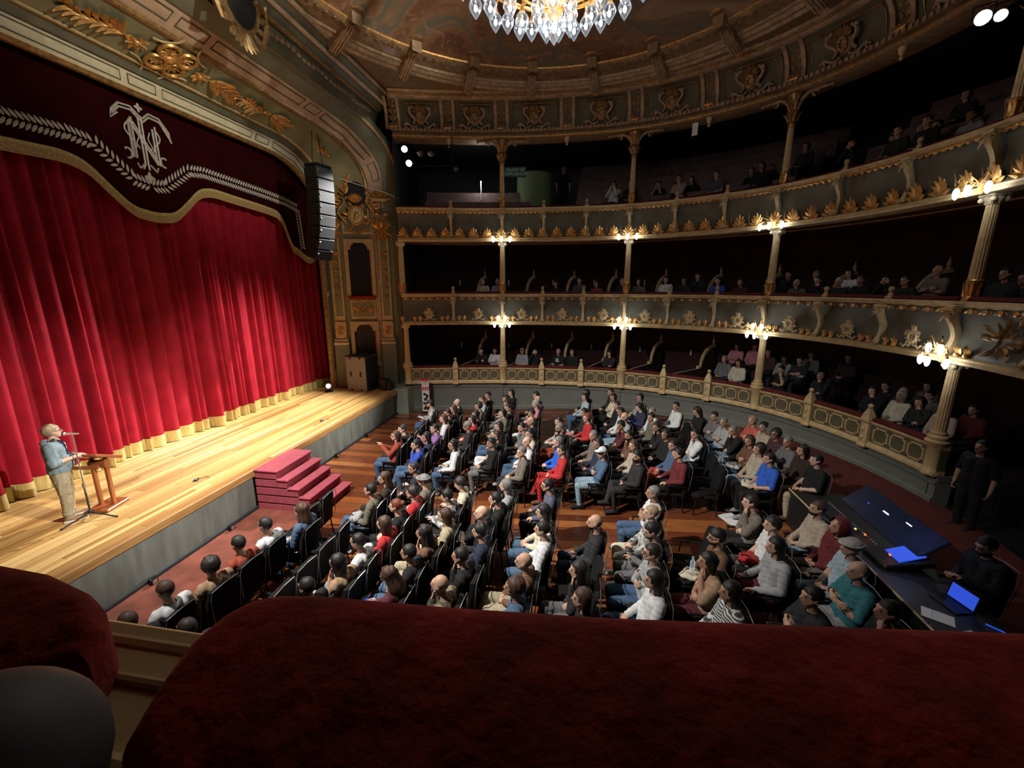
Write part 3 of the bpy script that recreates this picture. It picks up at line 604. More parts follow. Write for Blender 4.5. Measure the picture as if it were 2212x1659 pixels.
# scalloped trim under the upper rail, bell drops under the middle rail
def scallop(z, step, depth, name, par):
    b = MB(); n = int((SB - SA) / (step / 6)); vs = []
    for i in range(n + 1):
        s_ = SA + (SB - SA) * i / n; f = fr(s_); d = depth * (.35 + .65 * abs(math.sin(PI * (s_ - SA) / step)))
        vs += [f(-.215, z), f(-.225, z - d * .5), f(-.20, z - d), f(-.17, z - d)]
    b.add(vs, [(i * 4 + k, i * 4 + k + 1, i * 4 + 5 + k, i * 4 + 4 + k) for i in range(n) for k in range(3)]); b.build(name, M_['gold'], par)
scallop(7.49, .16, .085, 'scalloped_trim', upper)
DROP = MB().ball((0, -.03, .02), (.06, .05, .03), 7, 5).leaf((-.06, -.01, 0), (-.6, -.5, 0), (0, 1, 0), (0, 0, 1), .09, .05, .03, .1).leaf((.06, -.01, 0), (.6, -.5, 0), (0, 1, 0), (0, 0, 1), .09, .05, .03, .1).mesh('flower_drop', M_['gold'], True)
s = SA + .15
while s < SB - .3: put('flower_drop', DROP, middle, M=onM(s, -.17, 4.43)); s += .30
# S-scroll consoles
def console_mesh():
    b = MB(); vs = []; n = 14
    for i in range(n + 1):
        t = i / n; z = -.04 - .80 * t; o = .10 * math.cos(t * PI * 1.55 + .2); th = .075 - .03 * t; wd = .055 - .018 * math.sin(t * PI)
        vs += [(-wd, z, o + th * .5 + .06), (wd, z, o + th * .5 + .06), (wd, z, o - th + .02), (-wd, z, o - th + .02)]
    b.add(vs, [(i * 4 + k, i * 4 + (k + 1) % 4, i * 4 + 4 + (k + 1) % 4, i * 4 + 4 + k) for i in range(n) for k in range(4)] + [(3, 2, 1, 0), (4 * n, 4 * n + 1, 4 * n + 2, 4 * n + 3)])
    b.bbox((0, .0, .10), (.17, .06, .18), .012)
    for sd in (-1, 1):
        b.tube([(sd * (.075 + .03 * math.cos(a)), -.09 + .04 * math.sin(a), .17) for a in [i * .55 for i in range(11)]], .014, 5); b.leaf((0, -.05, .20), (sd * .4, -.8, -.1), (1, 0, 0), (0, 0, 1), .22, .06, .03, .0)
        b.tube([(sd * (.05 + .03 * math.cos(a)), -.82 + .035 * math.sin(a), .12) for a in [i * .6 for i in range(10)]], .012, 5)
    b.ball((0, -.13, .2), (.035, .06, .03), 7, 5)
    return b.mesh('console', M_['cream'], True)
CON = console_mesh()
for s in S_POST[:8] + S_COL[1:5]:
    big = s in S_COL
    for par, z in ((middle, 4.43), (upper, 7.45)):
        put('console', CON, par, M=onM(s, -.2, z) @ Matrix.Diagonal((1.25 if big else 1, 1, 1, 1)))
        if not big: p, t, n = cur(s); put('ball_finial', FINB, par, M=T(p.x - n.x * .1, p.y - n.y * .1, z + .15, math.atan2(t.y, t.x)))
# numbered medallions
md = MB(); md.lathe([(0, .03), (.075, .03), (.08, .05), (.10, .05), (.112, .03), (.12, 0)], 18, (0, .02, 0), Matrix.Diagonal((1, 1.12, 1)))
for k in range(12):
    a = 2 * PI * k / 12 + .26; l = .13 if k % 3 == 2 else .09; md.leaf((.09 * math.cos(a), .02 + .10 * math.sin(a), .015), (math.cos(a), math.sin(a), 0), (-math.sin(a), math.cos(a), 0), (0, 0, 1), l, .07, .025, .15)
for sd in (-1, 1): md.tube([(sd * (.08 + .17 * t), -.17 + .03 * math.sin(t * 9), .03) for t in [i / 10 for i in range(11)]], .018, 5); md.tube([(sd * (.15 + .02 * math.cos(a)), .10 + .03 * math.sin(a), .03) for a in [i * .6 for i in range(9)]], .012, 5)
for k in range(3): a = PI / 2 + (k - 1) * .5; md.leaf((0, .14, .02), (math.cos(a), math.sin(a), 0), (-math.sin(a), math.cos(a), 0), (0, 0, 1), .13, .06, .03, .1)
MED = md.mesh('medallion', M_['cream'], True)
mids = [(stops[i] + stops[i + 1]) / 2 for i in range(len(stops) - 1)]
for i, s in enumerate(mids[:11]):
    m_ = put('medallion', MED, middle, M=onM(s, -.2, 3.80)); text('number', str(i + 1), .12, M_['black'], m_, T(0, .02, .033))
for i, s in enumerate(stops[1:] + [S_COL[0] + .2]):
    for d in (-.42, -.22, .22, .42): put('small_leaf', AC2, middle, M=onM(max(.05, s + d), -.2, 3.58))
bq = MB()
for k in range(26):
    a = RND.random() * 6.3; r = RND.random(); bq.leaf((r * .28 * math.cos(a), .42 + r * .36 * math.sin(a), .02), (math.cos(a), math.sin(a) + .2, 0), (-math.sin(a), math.cos(a), 0), (0, 0, 1), .2, .09, .05, .2)
BQ = bq.mesh('leaf_relief', M_['goldd'], True)
for par, z in ((middle, 3.56), (upper, 6.58)): put('leaf_relief', BQ, par, M=onM(S_COL[4] + 1.0, -.17, z))
# ================================================================== BOX INTERIORS
box_w = thing('wall_boxes', 'dark maroon back wall of the boxes', 'wall', kind='structure')
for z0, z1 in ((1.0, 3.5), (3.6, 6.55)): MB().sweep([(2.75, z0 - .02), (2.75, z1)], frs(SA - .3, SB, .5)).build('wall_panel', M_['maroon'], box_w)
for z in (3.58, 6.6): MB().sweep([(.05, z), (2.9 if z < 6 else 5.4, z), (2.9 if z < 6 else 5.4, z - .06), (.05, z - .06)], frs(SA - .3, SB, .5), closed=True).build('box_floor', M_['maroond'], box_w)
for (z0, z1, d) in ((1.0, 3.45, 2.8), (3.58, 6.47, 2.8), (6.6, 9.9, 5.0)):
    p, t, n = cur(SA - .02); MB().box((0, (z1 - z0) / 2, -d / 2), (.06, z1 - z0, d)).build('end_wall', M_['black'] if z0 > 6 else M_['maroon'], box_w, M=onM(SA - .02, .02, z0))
FIN2 = MB().lathe([(.05, 0), (.055, .03), (.03, .06), (.045, .1), (.055, .14), (.03, .2), (.015, .26), (.02, .28), (.0, .32)], 10).mesh('spire_finial', M_['cream'], True)
def divider(s, z, who):
    p, t, n = cur(s); d = (n + t * .52).normalized(); L = 2.55
    o = thing('box_divider', who, 'partition', (p.x + d.x * .12, p.y + d.y * .12, z), math.atan2(d.y, d.x), 'box dividers')
    prof = [(0, .72), (1.55, .80)] + [(1.55 + .25 * f, .80 + .08 * f) for f in (.4, 1)] + [(1.8 + .7 * (1 - math.cos(a)), .88 + .75 * math.sin(a)) for a in [PI / 2 * i / 8 for i in range(1, 9)]]
    poly = [(0, 0)] + prof[:] ; poly = [(x, y) for x, y in poly] + [(2.5, 0)]
    MB().prism(poly, Matrix(((1, 0, 0, 0), (0, 0, -1, .03), (0, 1, 0, 0), (0, 0, 0, 1))), .06).build('panel', M_['maroond'], o)
    up_ = prof[3:]; MB().tube([(x, 0, y) for x, y in prof[:3]], .025, 6).build('handrail', M_['pink'], o)
    a = MB(); vs = []
    for (x, y) in up_: vs += [(x - .02, -.05, y + .05), (x - .02, .05, y + .05), (x + .02, .05, y - .04), (x + .02, -.05, y - .04)]
    a.add(vs, [(i * 4 + k, i * 4 + (k + 1) % 4, i * 4 + 4 + (k + 1) % 4, i * 4 + 4 + k) for i in range(len(up_) - 1) for k in range(4)] + [(0, 1, 2, 3), (len(vs) - 1, len(vs) - 2, len(vs) - 3, len(vs) - 4)])
    a.build('scroll', M_['cream'], o); MB().bbox((1.70, 0, .86), (.2, .12, .14), .03).build('scroll_foot', M_['cream'], o)
    put('spire_finial', FIN2, o, M=T(2.42, 0, 1.66))
ORD = ['first', 'second', 'third', 'fourth', 'fifth', 'sixth', 'seventh', 'eighth', 'ninth', 'tenth', 'eleventh', 'twelfth', 'thirteenth', 'fourteenth', 'fifteenth']
for i, s in enumerate(stops[1:7]): divider(s, 1.0, 'scrolled cream and maroon box divider on the ground floor, %s from the stage' % ORD[i])
for i, s in enumerate(stops[1:10]): divider(s, 3.60, 'scrolled cream and maroon box divider in the middle balcony, %s from the stage' % ORD[i])
for lv, z in (('ground floor', 2.25), ('middle balcony', 5.0)):
    for i in range(6):
        s = mids[i]; o = thing('wall_light', 'small unlit white wall light at the back of the %s, %s from the stage' % (lv, ORD[i]), 'wall light', onM(s + 1.0, 2.72, z).translation, group='unlit box wall lights')
        o.matrix_world = onM(s + 1.0, 2.72, z); MB().lathe([(.028, -.11), (.032, -.1), (.032, .1), (.028, .11)], 8, M=Matrix.Rotation(PI / 2, 3, 'X').to_3x3()).build('tube', M_['white'], o, M=T(0, 0, .05)); MB().box((0, 0, .01), (.06, .12, .03)).build('bracket', M_['blackm'], o)
MB().sweep([(.05, 1.0), (2.9, 1.0), (2.9, .94), (.05, .94)], frs(SA - .3, SE, .5), closed=True).build('box_floor', M_['maroond'], box_w); MB().sweep([(.95, 1.0), (2.9, 1.0), (2.9, -.1), (.95, -.1)], frs(SE, SB, .4), closed=True).build('box_floor', M_['black'], box_w)
# upper gallery benches
for i in range(5):
    zf_ = 7.22 + .50 * i; o0 = .95 + .85 * i
    g = thing('gallery_bench', 'dark brown stepped gallery bench, %s tier up from the rail' % ORD[i], 'bench', kind=None, group='gallery benches')
    for (sa, sb) in ((SA + .9, S_COL[1] + 1.0), (S_COL[1] + 2.6, S_COL[3] - .2), (S_COL[3] + .9, SB - .4)):
        if i > 1 and sa < S_COL[1]: continue
        MB().sweep([(o0, zf_ - .3), (o0, zf_ + .42), (o0 + .08, zf_ + .80), (o0 + .14, zf_ + .80), (o0 + .14, zf_ + .40), (o0 + .95, zf_ + .38), (o0 + .95, zf_ - .3)], frs(sa, sb, .4), closed=True).build('bench_run', M_['bench'], g)
uw = thing('wall_gallery', 'black back wall of the upper gallery', 'wall', kind='structure')
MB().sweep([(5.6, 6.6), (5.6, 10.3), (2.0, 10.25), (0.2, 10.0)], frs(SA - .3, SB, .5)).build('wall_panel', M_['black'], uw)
gb = thing('stairwell_block', 'rounded pale green stairwell block in the upper gallery', 'block', kind='structure')
p0 = cur(S_COL[1] + 1.05); q = p0[0] + p0[2] * 2.3
MB().lathe([(.72, 6.6), (.72, 9.25)], 20, (q.x, q.y, 0)).build('drum', M_['green'], gb, smooth=True)
MB().box((0, 0, 0), (1.1, 1.4, .9)).build('block', M_['green'], gb, M=T(q.x + .2, q.y - .9, 7.0, math.atan2(p0[1].y, p0[1].x)))
# ================================================================== ENTABLATURE, FRIEZE, CEILING
ent = thing('trim_1', 'bronze entablature and coved frieze with cartouche panels below the ceiling', 'frieze', kind='structure')
MB().sweep([(.5, 9.87), (-.12, 9.87), (-.16, 9.90), (-.16, 9.95), (-.10, 9.97), (-.10, 10.04), (-.22, 10.07), (-.22, 10.14), (.5, 10.14)], frs(SA - .5, SB), closed=True).build('architrave', M_['bronze'], ent, smooth=True)
MB().sweep([(-.15, 9.895), (-.19, 9.91), (-.19, 9.945), (-.15, 9.955)], frs(SA - .5, SB)).build('gold_line', M_['gold'], ent)
DENT = MB().bbox((0, 0, .03), (.07, .07, .06), .01).mesh('dentil', M_['bronzel'])
db = MB(); s = SA - .4
while s < SB:
    m4 = onM(max(0, s), -.22, 10.105); db.add([m4 @ Vector(v) for v in [(-.04, -.04, 0), (.04, -.04, 0), (.04, .04, 0), (-.04, .04, 0), (-.04, -.04, .05), (.04, -.04, .05), (.04, .04, .05), (-.04, .04, .05)]], [(0, 1, 5, 4), (1, 2, 6, 5), (2, 3, 7, 6), (3, 0, 4, 7), (4, 5, 6, 7)]); s += .14
o = db.build('dentils', M_['bronzel'], ent); o['kind'] = 'stuff'
def cove(t): return (-.08 - .52 * (1 - math.cos(t * PI / 2)), 10.14 + .80 * math.sin(t * PI / 2))
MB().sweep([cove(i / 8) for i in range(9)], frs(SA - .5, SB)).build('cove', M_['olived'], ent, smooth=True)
MB().sweep([(-.55, 10.92), (-.66, 10.94), (-.70, 10.99), (-.66, 11.03), (-.76, 11.06), (-.8, 11.12), (-.72, 11.16), (-.2, 11.16)], frs(SA - .5, SB)).build('cornice', M_['bronzel'], ent, smooth=True)
MB().sweep([(-.70, 11.0), (-.735, 11.01), (-.735, 11.03), (-.69, 11.04)], frs(SA - .5, SB)).build('gold_line', M_['gold'], ent)
half = []
for i in range(5): half += [S_COL[i], (S_COL[i] + S_COL[i + 1]) / 2]
rb = MB()
for sd in (-1, 1):
    fs_ = []; vs = []
    for k in range(7):
        o_, z_ = cove(k / 6); vs += [(sd * .20 - .05, z_ - 10.14, -o_ + .02), (sd * .20 + .05, z_ - 10.14, -o_ + .02), (sd * .20 + .05, z_ - 10.14, -o_ + .09), (sd * .20 - .05, z_ - 10.14, -o_ + .09)]
    rb.add(vs, [(k * 4 + a, k * 4 + (a + 1) % 4, k * 4 + 4 + (a + 1) % 4, k * 4 + 4 + a) for k in range(6) for a in range(4)])
RIB = rb.mesh('rib', M_['bronzel'], True)
gl = MB()
for k in range(6):
    o_, z_ = cove(k / 6 + .05); gl.leaf((-.05, z_ - 10.14, -o_ + .03), (-.4, 1, .2), (1, 0, 0), (0, 0, 1), .16, .09, .04, .1); gl.leaf((.05, z_ - 10.14, -o_ + .03), (.4, 1, .2), (1, 0, 0), (0, 0, 1), .16, .09, .04, .1)
gl.bbox((0, .06, .2), (.3, .1, .2), .03)
RIBG = gl.mesh('rib_garland', M_['gold'], True)
ca = MB(); ca.lathe([(0, .10), (.12, .10), (.17, .05), (.19, 0)], 14, (0, .36, 0), Matrix.Diagonal((1, 1.25, 1)))
for sd in (-1, 1):
    ca.tube([(sd * (.22 + .10 * math.sin(t * 6) + .08 * t), .66 - .5 * t, .10 + .05 * math.sin(t * 5)) for t in [i / 12 for i in range(13)]], [.05 - .015 * abs(math.sin(i)) for i in range(13)], 6)
    ca.tube([(sd * (.1 + .42 * t), .12 - .06 * math.sin(t * 5), .08) for t in [i / 10 for i in range(11)]], .035, 6)
    ca.tube([(sd * (.52 + .05 * math.cos(a)), .10 + .05 * math.sin(a), .08) for a in [i * .6 for i in range(10)]], .025, 5); ca.ball((sd * .33, .62, .12), (.06, .06, .05), 7, 5)
CART = ca.mesh('cartouche', M_['bronzel'], True)
cg = MB()
for k in range(9): a = PI / 2 + (k - 4) * .35; cg.leaf((0, .5, .1), (math.cos(a), math.sin(a), 0), (-math.sin(a), math.cos(a), 0), (0, 0, 1), .26, .1, .06, .2)
for k in range(10): a = k * .63; cg.ball((.09 * math.cos(a), .36 + .13 * math.sin(a), .13), (.045, .05, .04), 6, 4)
CARG = cg.mesh('cartouche_gilding', M_['goldd'], True)
PFR = MB().tube([(-.78, .06, .10), (.78, .06, .10), (.78, .52, .26), (.78, .70, .44), (-.78, .70, .44), (-.78, .52, .26)], .022, 5, closed=True).mesh('panel_bead', M_['goldd'])
for i, s in enumerate(half[:10]):
    put('rib', RIB, ent, M=onM(s, 0, 10.14)); put('rib_garland', RIBG, ent, M=onM(s, 0, 10.14))
    if i < 9:
        m_ = (s + half[i + 1]) / 2; tl = Matrix.Rotation(math.radians(20), 4, 'X'); put('cartouche', CART, ent, M=onM(m_, -.1, 10.16) @ tl); put('cartouche_gilding', CARG, ent, M=onM(m_, -.1, 10.16) @ tl)
        put('panel_bead', PFR, ent, M=onM(m_, 0, 10.14) @ Matrix.Diagonal(((half[i + 1] - s - .75) / 1.6, 1, 1, 1)))
PEN = MB().lathe([(.0, -.26), (.03, -.24), (.05, -.2), (.03, -.17), (.06, -.12), (.08, -.05), (.09, 0)], 10).mesh('pendant', M_['cream'], True)
for i in range(5): p = fr((S_COL[i] + S_COL[i + 1]) / 2)(-.05, 9.87); put('pendant', PEN, ent, M=T(p.x, p.y, p.z))
# ceiling
CCX, CCY, CR, ZR = -.80, 9.0, 5.70, 11.28
ceil = thing('ceiling', 'painted brown and ochre ceiling inside a moulded ring', 'ceiling', kind='structure')
def paint():
    m = bpy.data.materials.new('painted_ceiling_clouds'); m.use_nodes = True; N = m.node_tree.nodes; L = m.node_tree.links; b = N['Principled BSDF']; b.inputs['Roughness'].default_value = .8
    tc = N.new('ShaderNodeTexCoord'); n1 = N.new('ShaderNodeTexNoise'); n1.inputs['Scale'].default_value = .55; n1.inputs['Detail'].default_value = 6; n1.inputs['Distortion'].default_value = 1.2; L.new(tc.outputs['Object'], n1.inputs['Vector'])
    r = N.new('ShaderNodeValToRGB'); L.new(n1.outputs['Fac'], r.inputs[0]); e = r.color_ramp.elements
    e[0].position = .3; e[0].color = (.10, .035, .02, 1); e[1].position = .75; e[1].color = (.30, .20, .12, 1)
    for p, c in ((.42, (.17, .075, .035)), (.50, (.24, .125, .06)), (.58, (.115, .115, .085)), (.65, (.22, .13, .07))): x = e.new(p); x.color = (*c, 1)
    n2 = N.new('ShaderNodeTexNoise'); n2.inputs['Scale'].default_value = 2.2; n2.inputs['Detail'].default_value = 5; n2.inputs['Distortion'].default_value = 2.5; L.new(tc.outputs['Object'], n2.inputs['Vector'])
    r2 = N.new('ShaderNodeValToRGB'); L.new(n2.outputs['Fac'], r2.inputs[0]); r2.color_ramp.elements[0].position = .56; r2.color_ramp.elements[0].color = (0, 0, 0, 1); r2.color_ramp.elements[1].position = .66; r2.color_ramp.elements[1].color = (.55, .55, .55, 1)
    mx = N.new('ShaderNodeMix'); mx.data_type = 'RGBA'; L.new(r2.outputs[0], mx.inputs[0]); L.new(r.outputs[0], mx.inputs[6]); mx.inputs[7].default_value = (.34, .19, .11, 1); L.new(mx.outputs[2], b.inputs['Base Color']); return m
M_['paint'] = paint()
b = MB(); n = 64; rings = [(CR - .02, ZR + .02), (CR - .2, ZR + .12), (4.4, ZR + .45), (3, ZR + .62), (1.5, ZR + .72), (.3, ZR + .75)]
vs = [(r * math.cos(2 * PI * k / n), r * math.sin(2 * PI * k / n), z) for r, z in rings for k in range(n)]
b.add(vs, [(i * n + k, i * n + (k + 1) % n, (i + 1) * n + (k + 1) % n, (i + 1) * n + k) for i in range(5) for k in range(n)] + [tuple(range(5 * n, 6 * n))]); b.build('painted_dome', M_['paint'], ceil, smooth=True, M=T(CCX, CCY, 0))
def cring(prof, name, m): 
    b = MB(); f = [(lambda o, z, a=2 * PI * k / 72: Vector((CCX + (CR + o) * math.cos(a), CCY + (CR + o) * math.sin(a), z))) for k in range(73)]; return b.sweep(prof, f).build(name, M_[m], ceil, smooth=True)
cring([(0, ZR + .05), (-.03, ZR + .02), (-.02, ZR - .02), (.02, ZR - .02)], 'gold_ring', 'gold')
cring([(.0, ZR - .02), (.06, ZR - .08), (.22, ZR - .10), (.5, ZR - .13)], 'ring_band', 'bronze')
cring([(.5, ZR - .13), (.52, ZR - .19), (.6, ZR - .17), (.68, ZR - .24), (.8, ZR - .22), (.86, ZR - .28), (.95, ZR - .26), (1.02, ZR - .2)], 'ring_moulding', 'bronzel')
cring([(1.0, ZR - .2), (1.3, ZR - .16), (3.2, ZR - .12)], 'spandrel', 'bronze')
bd = MB()
for k in range(150): a = 2 * PI * k / 150; bd.ball((CCX + (CR + .1) * math.cos(a), CCY + (CR + .1) * math.sin(a), ZR - .09), (.06, .06, .04), 6, 4)
o = bd.build('bead_ring', M_['goldd'], ceil, smooth=True); o['kind'] = 'stuff'
bk = MB(); bk.sweep([(-.15, .0), (-.15, .02)], [lambda o, z, x=x: Vector((x, o, z)) for x in (0, .1)])
bk = MB(); pr = [(-.2, .10), (-.05, .2), (.15, .12), (.35, -.0), (.6, -.1), (.86, -.2)]
vs = []
for (x, z) in pr: vs += [(x, -.14, z), (x, .14, z), (x, .14, z - .26), (x, -.14, z - .26)]
bk.add(vs, [(i * 4 + k, i * 4 + (k + 1) % 4, i * 4 + 4 + (k + 1) % 4, i * 4 + 4 + k) for i in range(5) for k in range(4)] + [(3, 2, 1, 0), (20, 21, 22, 23)])
for d in (-.08, 0, .08): bk.tube([(.05, d, -.12), (.8, d, -.47)], .03, 5)
BRK = bk.mesh('bracket', M_['bronzel'], False); 
bg = MB(); bg.lathe([(.24, .0), (.28, .05), (.24, .1), (.1, .12)], 16, (-.1, 0, .12))
for k in range(7): a = PI + (k - 3) * .4; bg.leaf((.0, 0, -.08), (math.cos(a) * .5, math.sin(a), -.6), (0, 1, 0), (0, 0, -1), .22, .1, .04, .1); bg.leaf((.8, 0, -.3), (.4, (k - 3) * .25, -1), (0, 1, 0), (1, 0, 0), .24, .09, .04, .1)
BRG = bg.mesh('bracket_gilding', M_['goldd'], True)
for k in range(20):
    a = math.radians(90 - 8) + 2 * PI * k / 20; mm = Matrix.Translation((CCX + CR * math.cos(a), CCY + CR * math.sin(a), ZR)) @ Matrix.Rotation(a, 4, 'Z'); put('bracket', BRK, ceil, M=mm); put('bracket_gilding', BRG, ceil, M=mm)
# ================================================================== COLUMNS
def shaft(r0, r1, h, n=28): return MB().lathe([(r0, 0), (r0, h * .05), ((r0 + r1) / 2 * 1.01, h * .5), (r1, h)], n, flute=.10).mesh('shaft', M_['cream'])
def ionic(r):
    b = MB(); b.lathe([(r * 1.05, 0), (r * 1.2, .03), (r * 1.2, .05), (r * 1.5, .1), (r * 1.6, .14)], 16); b.bbox((0, 0, .17), (r * 3.3, r * 3.3, .05), .012)
    for a in range(4):
        an = PI / 4 + a * PI / 2; c = Vector((r * 1.75 * math.cos(an), r * 1.75 * math.sin(an), .09)); b.ball(c, (.045, .045, .055), 8, 6)
    for a in range(8): an = a * PI / 4; b.leaf((r * .95 * math.cos(an), r * .95 * math.sin(an), .0), (math.cos(an) * .5, math.sin(an) * .5, 1), (-math.sin(an), math.cos(an), 0), (math.cos(an), math.sin(an), 0), .12, .07, .02, .2)
    return b.mesh('capital', M_['creamw'], True)
def torus_base(r, h=.14): return MB().lathe([(r * 1.7, 0), (r * 1.75, h * .2), (r * 1.65, h * .4), (r * 1.2, h * .55), (r * 1.35, h * .75), (r * 1.3, h * .9), (r * 1.02, h)], 18).mesh('base', M_['cream'], True)
PEDG = MB().lathe([(.17, 0), (.17, .07), (.15, .1), (.145, .12), (.135, .14), (.13, .55), (.15, .58), (.17, .62), (.19, .66), (.2, .70), (.17, .74), (.13, .78)], 22, flute=.03).mesh('pedestal', M_['cream'], True)
PLN = MB().lathe([(.14, 0), (.145, .03), (.12, .06), (.11, .1), (.115, .16), (.112, .34), (.135, .37), (.11, .40)], 18)
for a in range(8): an = a * PI / 4; PLN.leaf((.105 * math.cos(an), .105 * math.sin(an), .08), (math.cos(an) * .05, math.sin(an) * .05, 1), (-math.sin(an), math.cos(an), 0), (math.cos(an), math.sin(an), 0), .26, .09, .03, .06)
PLN = PLN.mesh('leafed_base', M_['gold'], True)
SHG = shaft(.105, .088, 1.30); SHM = shaft(.105, .088, 1.32); SHU = shaft(.092, .075, 1.12); CAPG = ionic(.092); BASE = torus_base(.10)
cu = MB(); cu.lathe([(.08, 0), (.10, .05), (.09, .1), (.075, .14), (.12, .24), (.17, .32), (.15, .38), (.09, .43), (.10, .47), (.14, .55), (.17, .66), (.2, .8)], 14)
for tier_ in ((.13, .22, .22), (.42, .1, .3)):
    for a in range(8): an = a * PI / 4; cu.leaf((.09 * math.cos(an), .09 * math.sin(an), tier_[0]), (math.cos(an) * .35, math.sin(an) * .35, 1), (-math.sin(an), math.cos(an), 0), (math.cos(an), math.sin(an), 0), tier_[2], .09, .03, .3)
CAPU = cu.mesh('leafed_capital', M_['goldd'], True)
bw = MB()
for sd in (-1, 1):
    bw.tube([(sd * (.08 + .75 * t ** 1.5), 0, .42 + .36 * math.sin(min(1, t * 1.6) * PI / 2)) for t in [i / 10 for i in range(11)]], [.06 - .03 * i / 10 for i in range(11)], 6)
    bw.tube([(sd * (.5 + .07 * math.cos(a)), 0, .70 + .06 * math.sin(a)) for a in [i * .6 for i in range(9)]], .03, 5); bw.ball((sd * .86, 0, .77), (.05, .05, .05), 7, 5)
BRW = bw.mesh('bracket_arms', M_['bronzel'], True)
for i, s in enumerate(S_COL[:6]):
    p, t, n = cur(s); rz = math.atan2(t.y, t.x); od = ORD[i]
    if i == 5: continue
    c = thing('column', 'fluted cream column rising from the ground floor parapet, %s from the stage' % od, 'column', (p.x - n.x * .02, p.y - n.y * .02, 1.12), rz, 'ground floor columns')
    if i == 0: c.location.x += .04
    put('pedestal', PEDG, c); put('base', BASE, c, M=T(z=.76)); put('shaft', SHG, c, M=T(z=.88)); put('capital', CAPG, c, M=T(z=2.16, s=(1, 1, .8)))
    c = thing('column', 'fluted cream column with gilded foot in the middle balcony, %s from the stage' % od, 'column', (p.x - n.x * .02, p.y - n.y * .02, 4.58), rz, 'middle balcony columns')
    put('leafed_base', PLN, c); put('shaft', SHM, c, M=T(z=.39)); put('capital', CAPG, c, M=T(z=1.69, s=(1, 1, .9)))
    if i:
        c = thing('column', 'slender column with bracketed leaf capital in the upper gallery, %s from the stage' % ORD[i - 1], 'column', (p.x - n.x * .02, p.y - n.y * .02, 7.6), rz, 'upper gallery columns')
        put('leafed_base', PLN, c, M=T(s=(.9, .9, .9))); put('shaft', SHU, c, M=T(z=.34)); put('leafed_capital', CAPU, c, M=T(z=1.45)); put('bracket_arms', BRW, c, M=T(z=1.45))
# ================================================================== LAMP CLUSTERS
SHD = MB().lathe([(.02, .0), (.042, .035), (.050, .08), (.047, .12), (.036, .16), (.018, .19), (.0, .20)], 10, M=Matrix.Diagonal((1, 1, -1))).mesh('lit_shade', M_['bulb'], True)
CUPM = MB().lathe([(.010, .05), (.022, .03), (.03, .0), (.02, -.01)], 8).mesh('lamp_cup', M_['gold'], True)
def cluster(s, z, spots, label):
    o = thing('lamp_cluster', label, 'lamp', group='lamp clusters along the balconies'); o.matrix_world = onM(s, -.28, z)
    for (x, y, zz) in spots:
        MB().tube([(0, .1, .0), (x * .4, .18, zz * .5), (x * .9, y + .16, zz), (x, y + .1, zz)], .012, 5).build('arm', M_['gold'], o, smooth=True)
        put('lamp_cup', CUPM, o, M=T(x, y, zz) @ Matrix.Rotation(-PI / 2, 4, 'X')); put('lit_shade', SHD, o, M=T(x, y, zz) @ Matrix.Rotation(-PI / 2, 4, 'X'))
    MB().bbox((0, .08, .01), (.12, .3, .04), .02).build('backplate', M_['gold'], o)
    m = onM(s, -.28, z); q = m @ Vector((0, -.1, .6)); return q
LP = []
FIVE = [(-.28, .05, .16), (.0, .05, .26), (.28, .05, .16), (-.13, .30, .18), (.13, .30, .18)]; THREE = [(-.30, .1, .15), (.0, .1, .22), (.30, .1, .15)]
for i in range(1, 5):
    LP.append((cluster(S_COL[i], 3.48, FIVE, 'gilded five-lamp cluster on the middle balcony at the %s column from the stage' % ORD[i]), 15))
    LP.append((cluster(S_COL[i], 6.50, THREE, 'gilded three-lamp cluster on the upper balcony at the %s column from the stage' % ORD[i]), 15))
# ================================================================== CHANDELIER
ch = thing('chandelier', 'large gilded chandelier with rings of lit pear-shaped glass globes', 'chandelier', (-.65, 8.2, 9.12))
b = MB(); b.lathe([(.0, .0), (.06, .03), (.12, .06), (.14, .1), (.11, .15), (.1, .22), (.16, .28), (.2, .32), (.12, .4), (.09, .7), (.2, .85), (.12, 1.0), (.07, 1.5), (.05, 2.85)], 18); b.build('stem', M_['gold'], ch, smooth=True)
GL = MB().lathe([(.0, -.19), (.02, -.165), (.07, -.09), (.115, -.01), (.12, .04), (.10, .09), (.06, .14), (.04, .15)], 10).mesh('glass_globe', M_['shade'], True)
BLB = MB().ball((0, 0, -.01), (.032, .032, .055), 8, 6).mesh('lit_bulb', M_['bulbc'], True)
HOL = MB().lathe([(.02, .15), (.05, .15), (.045, .19), (.02, .24)], 8).mesh('globe_holder', M_['gold'], True)
RR = [(.30, 6, .12, 1.0), (.74, 10, .26, 1.0), (1.16, 14, .42, 1.0), (1.55, 18, .60, 1.0)]
for (r, n, z, sc) in RR:
    MB().tube([(r * .92 * math.cos(2 * PI * k / 32), r * .92 * math.sin(2 * PI * k / 32), z + .3) for k in range(32)], .025, 6, closed=True).build('ring', M_['gold'], ch, smooth=True)
    for k in range(n):
        a = 2 * PI * (k + .5 * (n // 4 % 2)) / n; x, y = r * math.cos(a), r * math.sin(a)
        g = put('glass_globe', GL, ch, M=T(x, y, z)); put('lit_bulb', BLB, g); put('globe_holder', HOL, ch, M=T(x, y, z))
        ar = MB().tube([(x, y, z + .22), (x * .95, y * .95, z + .34), (x * .75, y * .75, z + .30), (x * .55, y * .55, z + .45), (x * .2, y * .2, z + .5)], .02, 5)
        for q in (.35, .65): ar.leaf((x * q, y * q, z + .4), (x, y, .5), (-y, x, 0), (0, 0, 1), .16, .09, .03, .2)
        ar.build('arm', M_['gold'], ch, smooth=True)
g = put('glass_globe', GL, ch, M=T(0, 0, -.08, s=1.45)); put('lit_bulb', BLB, g)
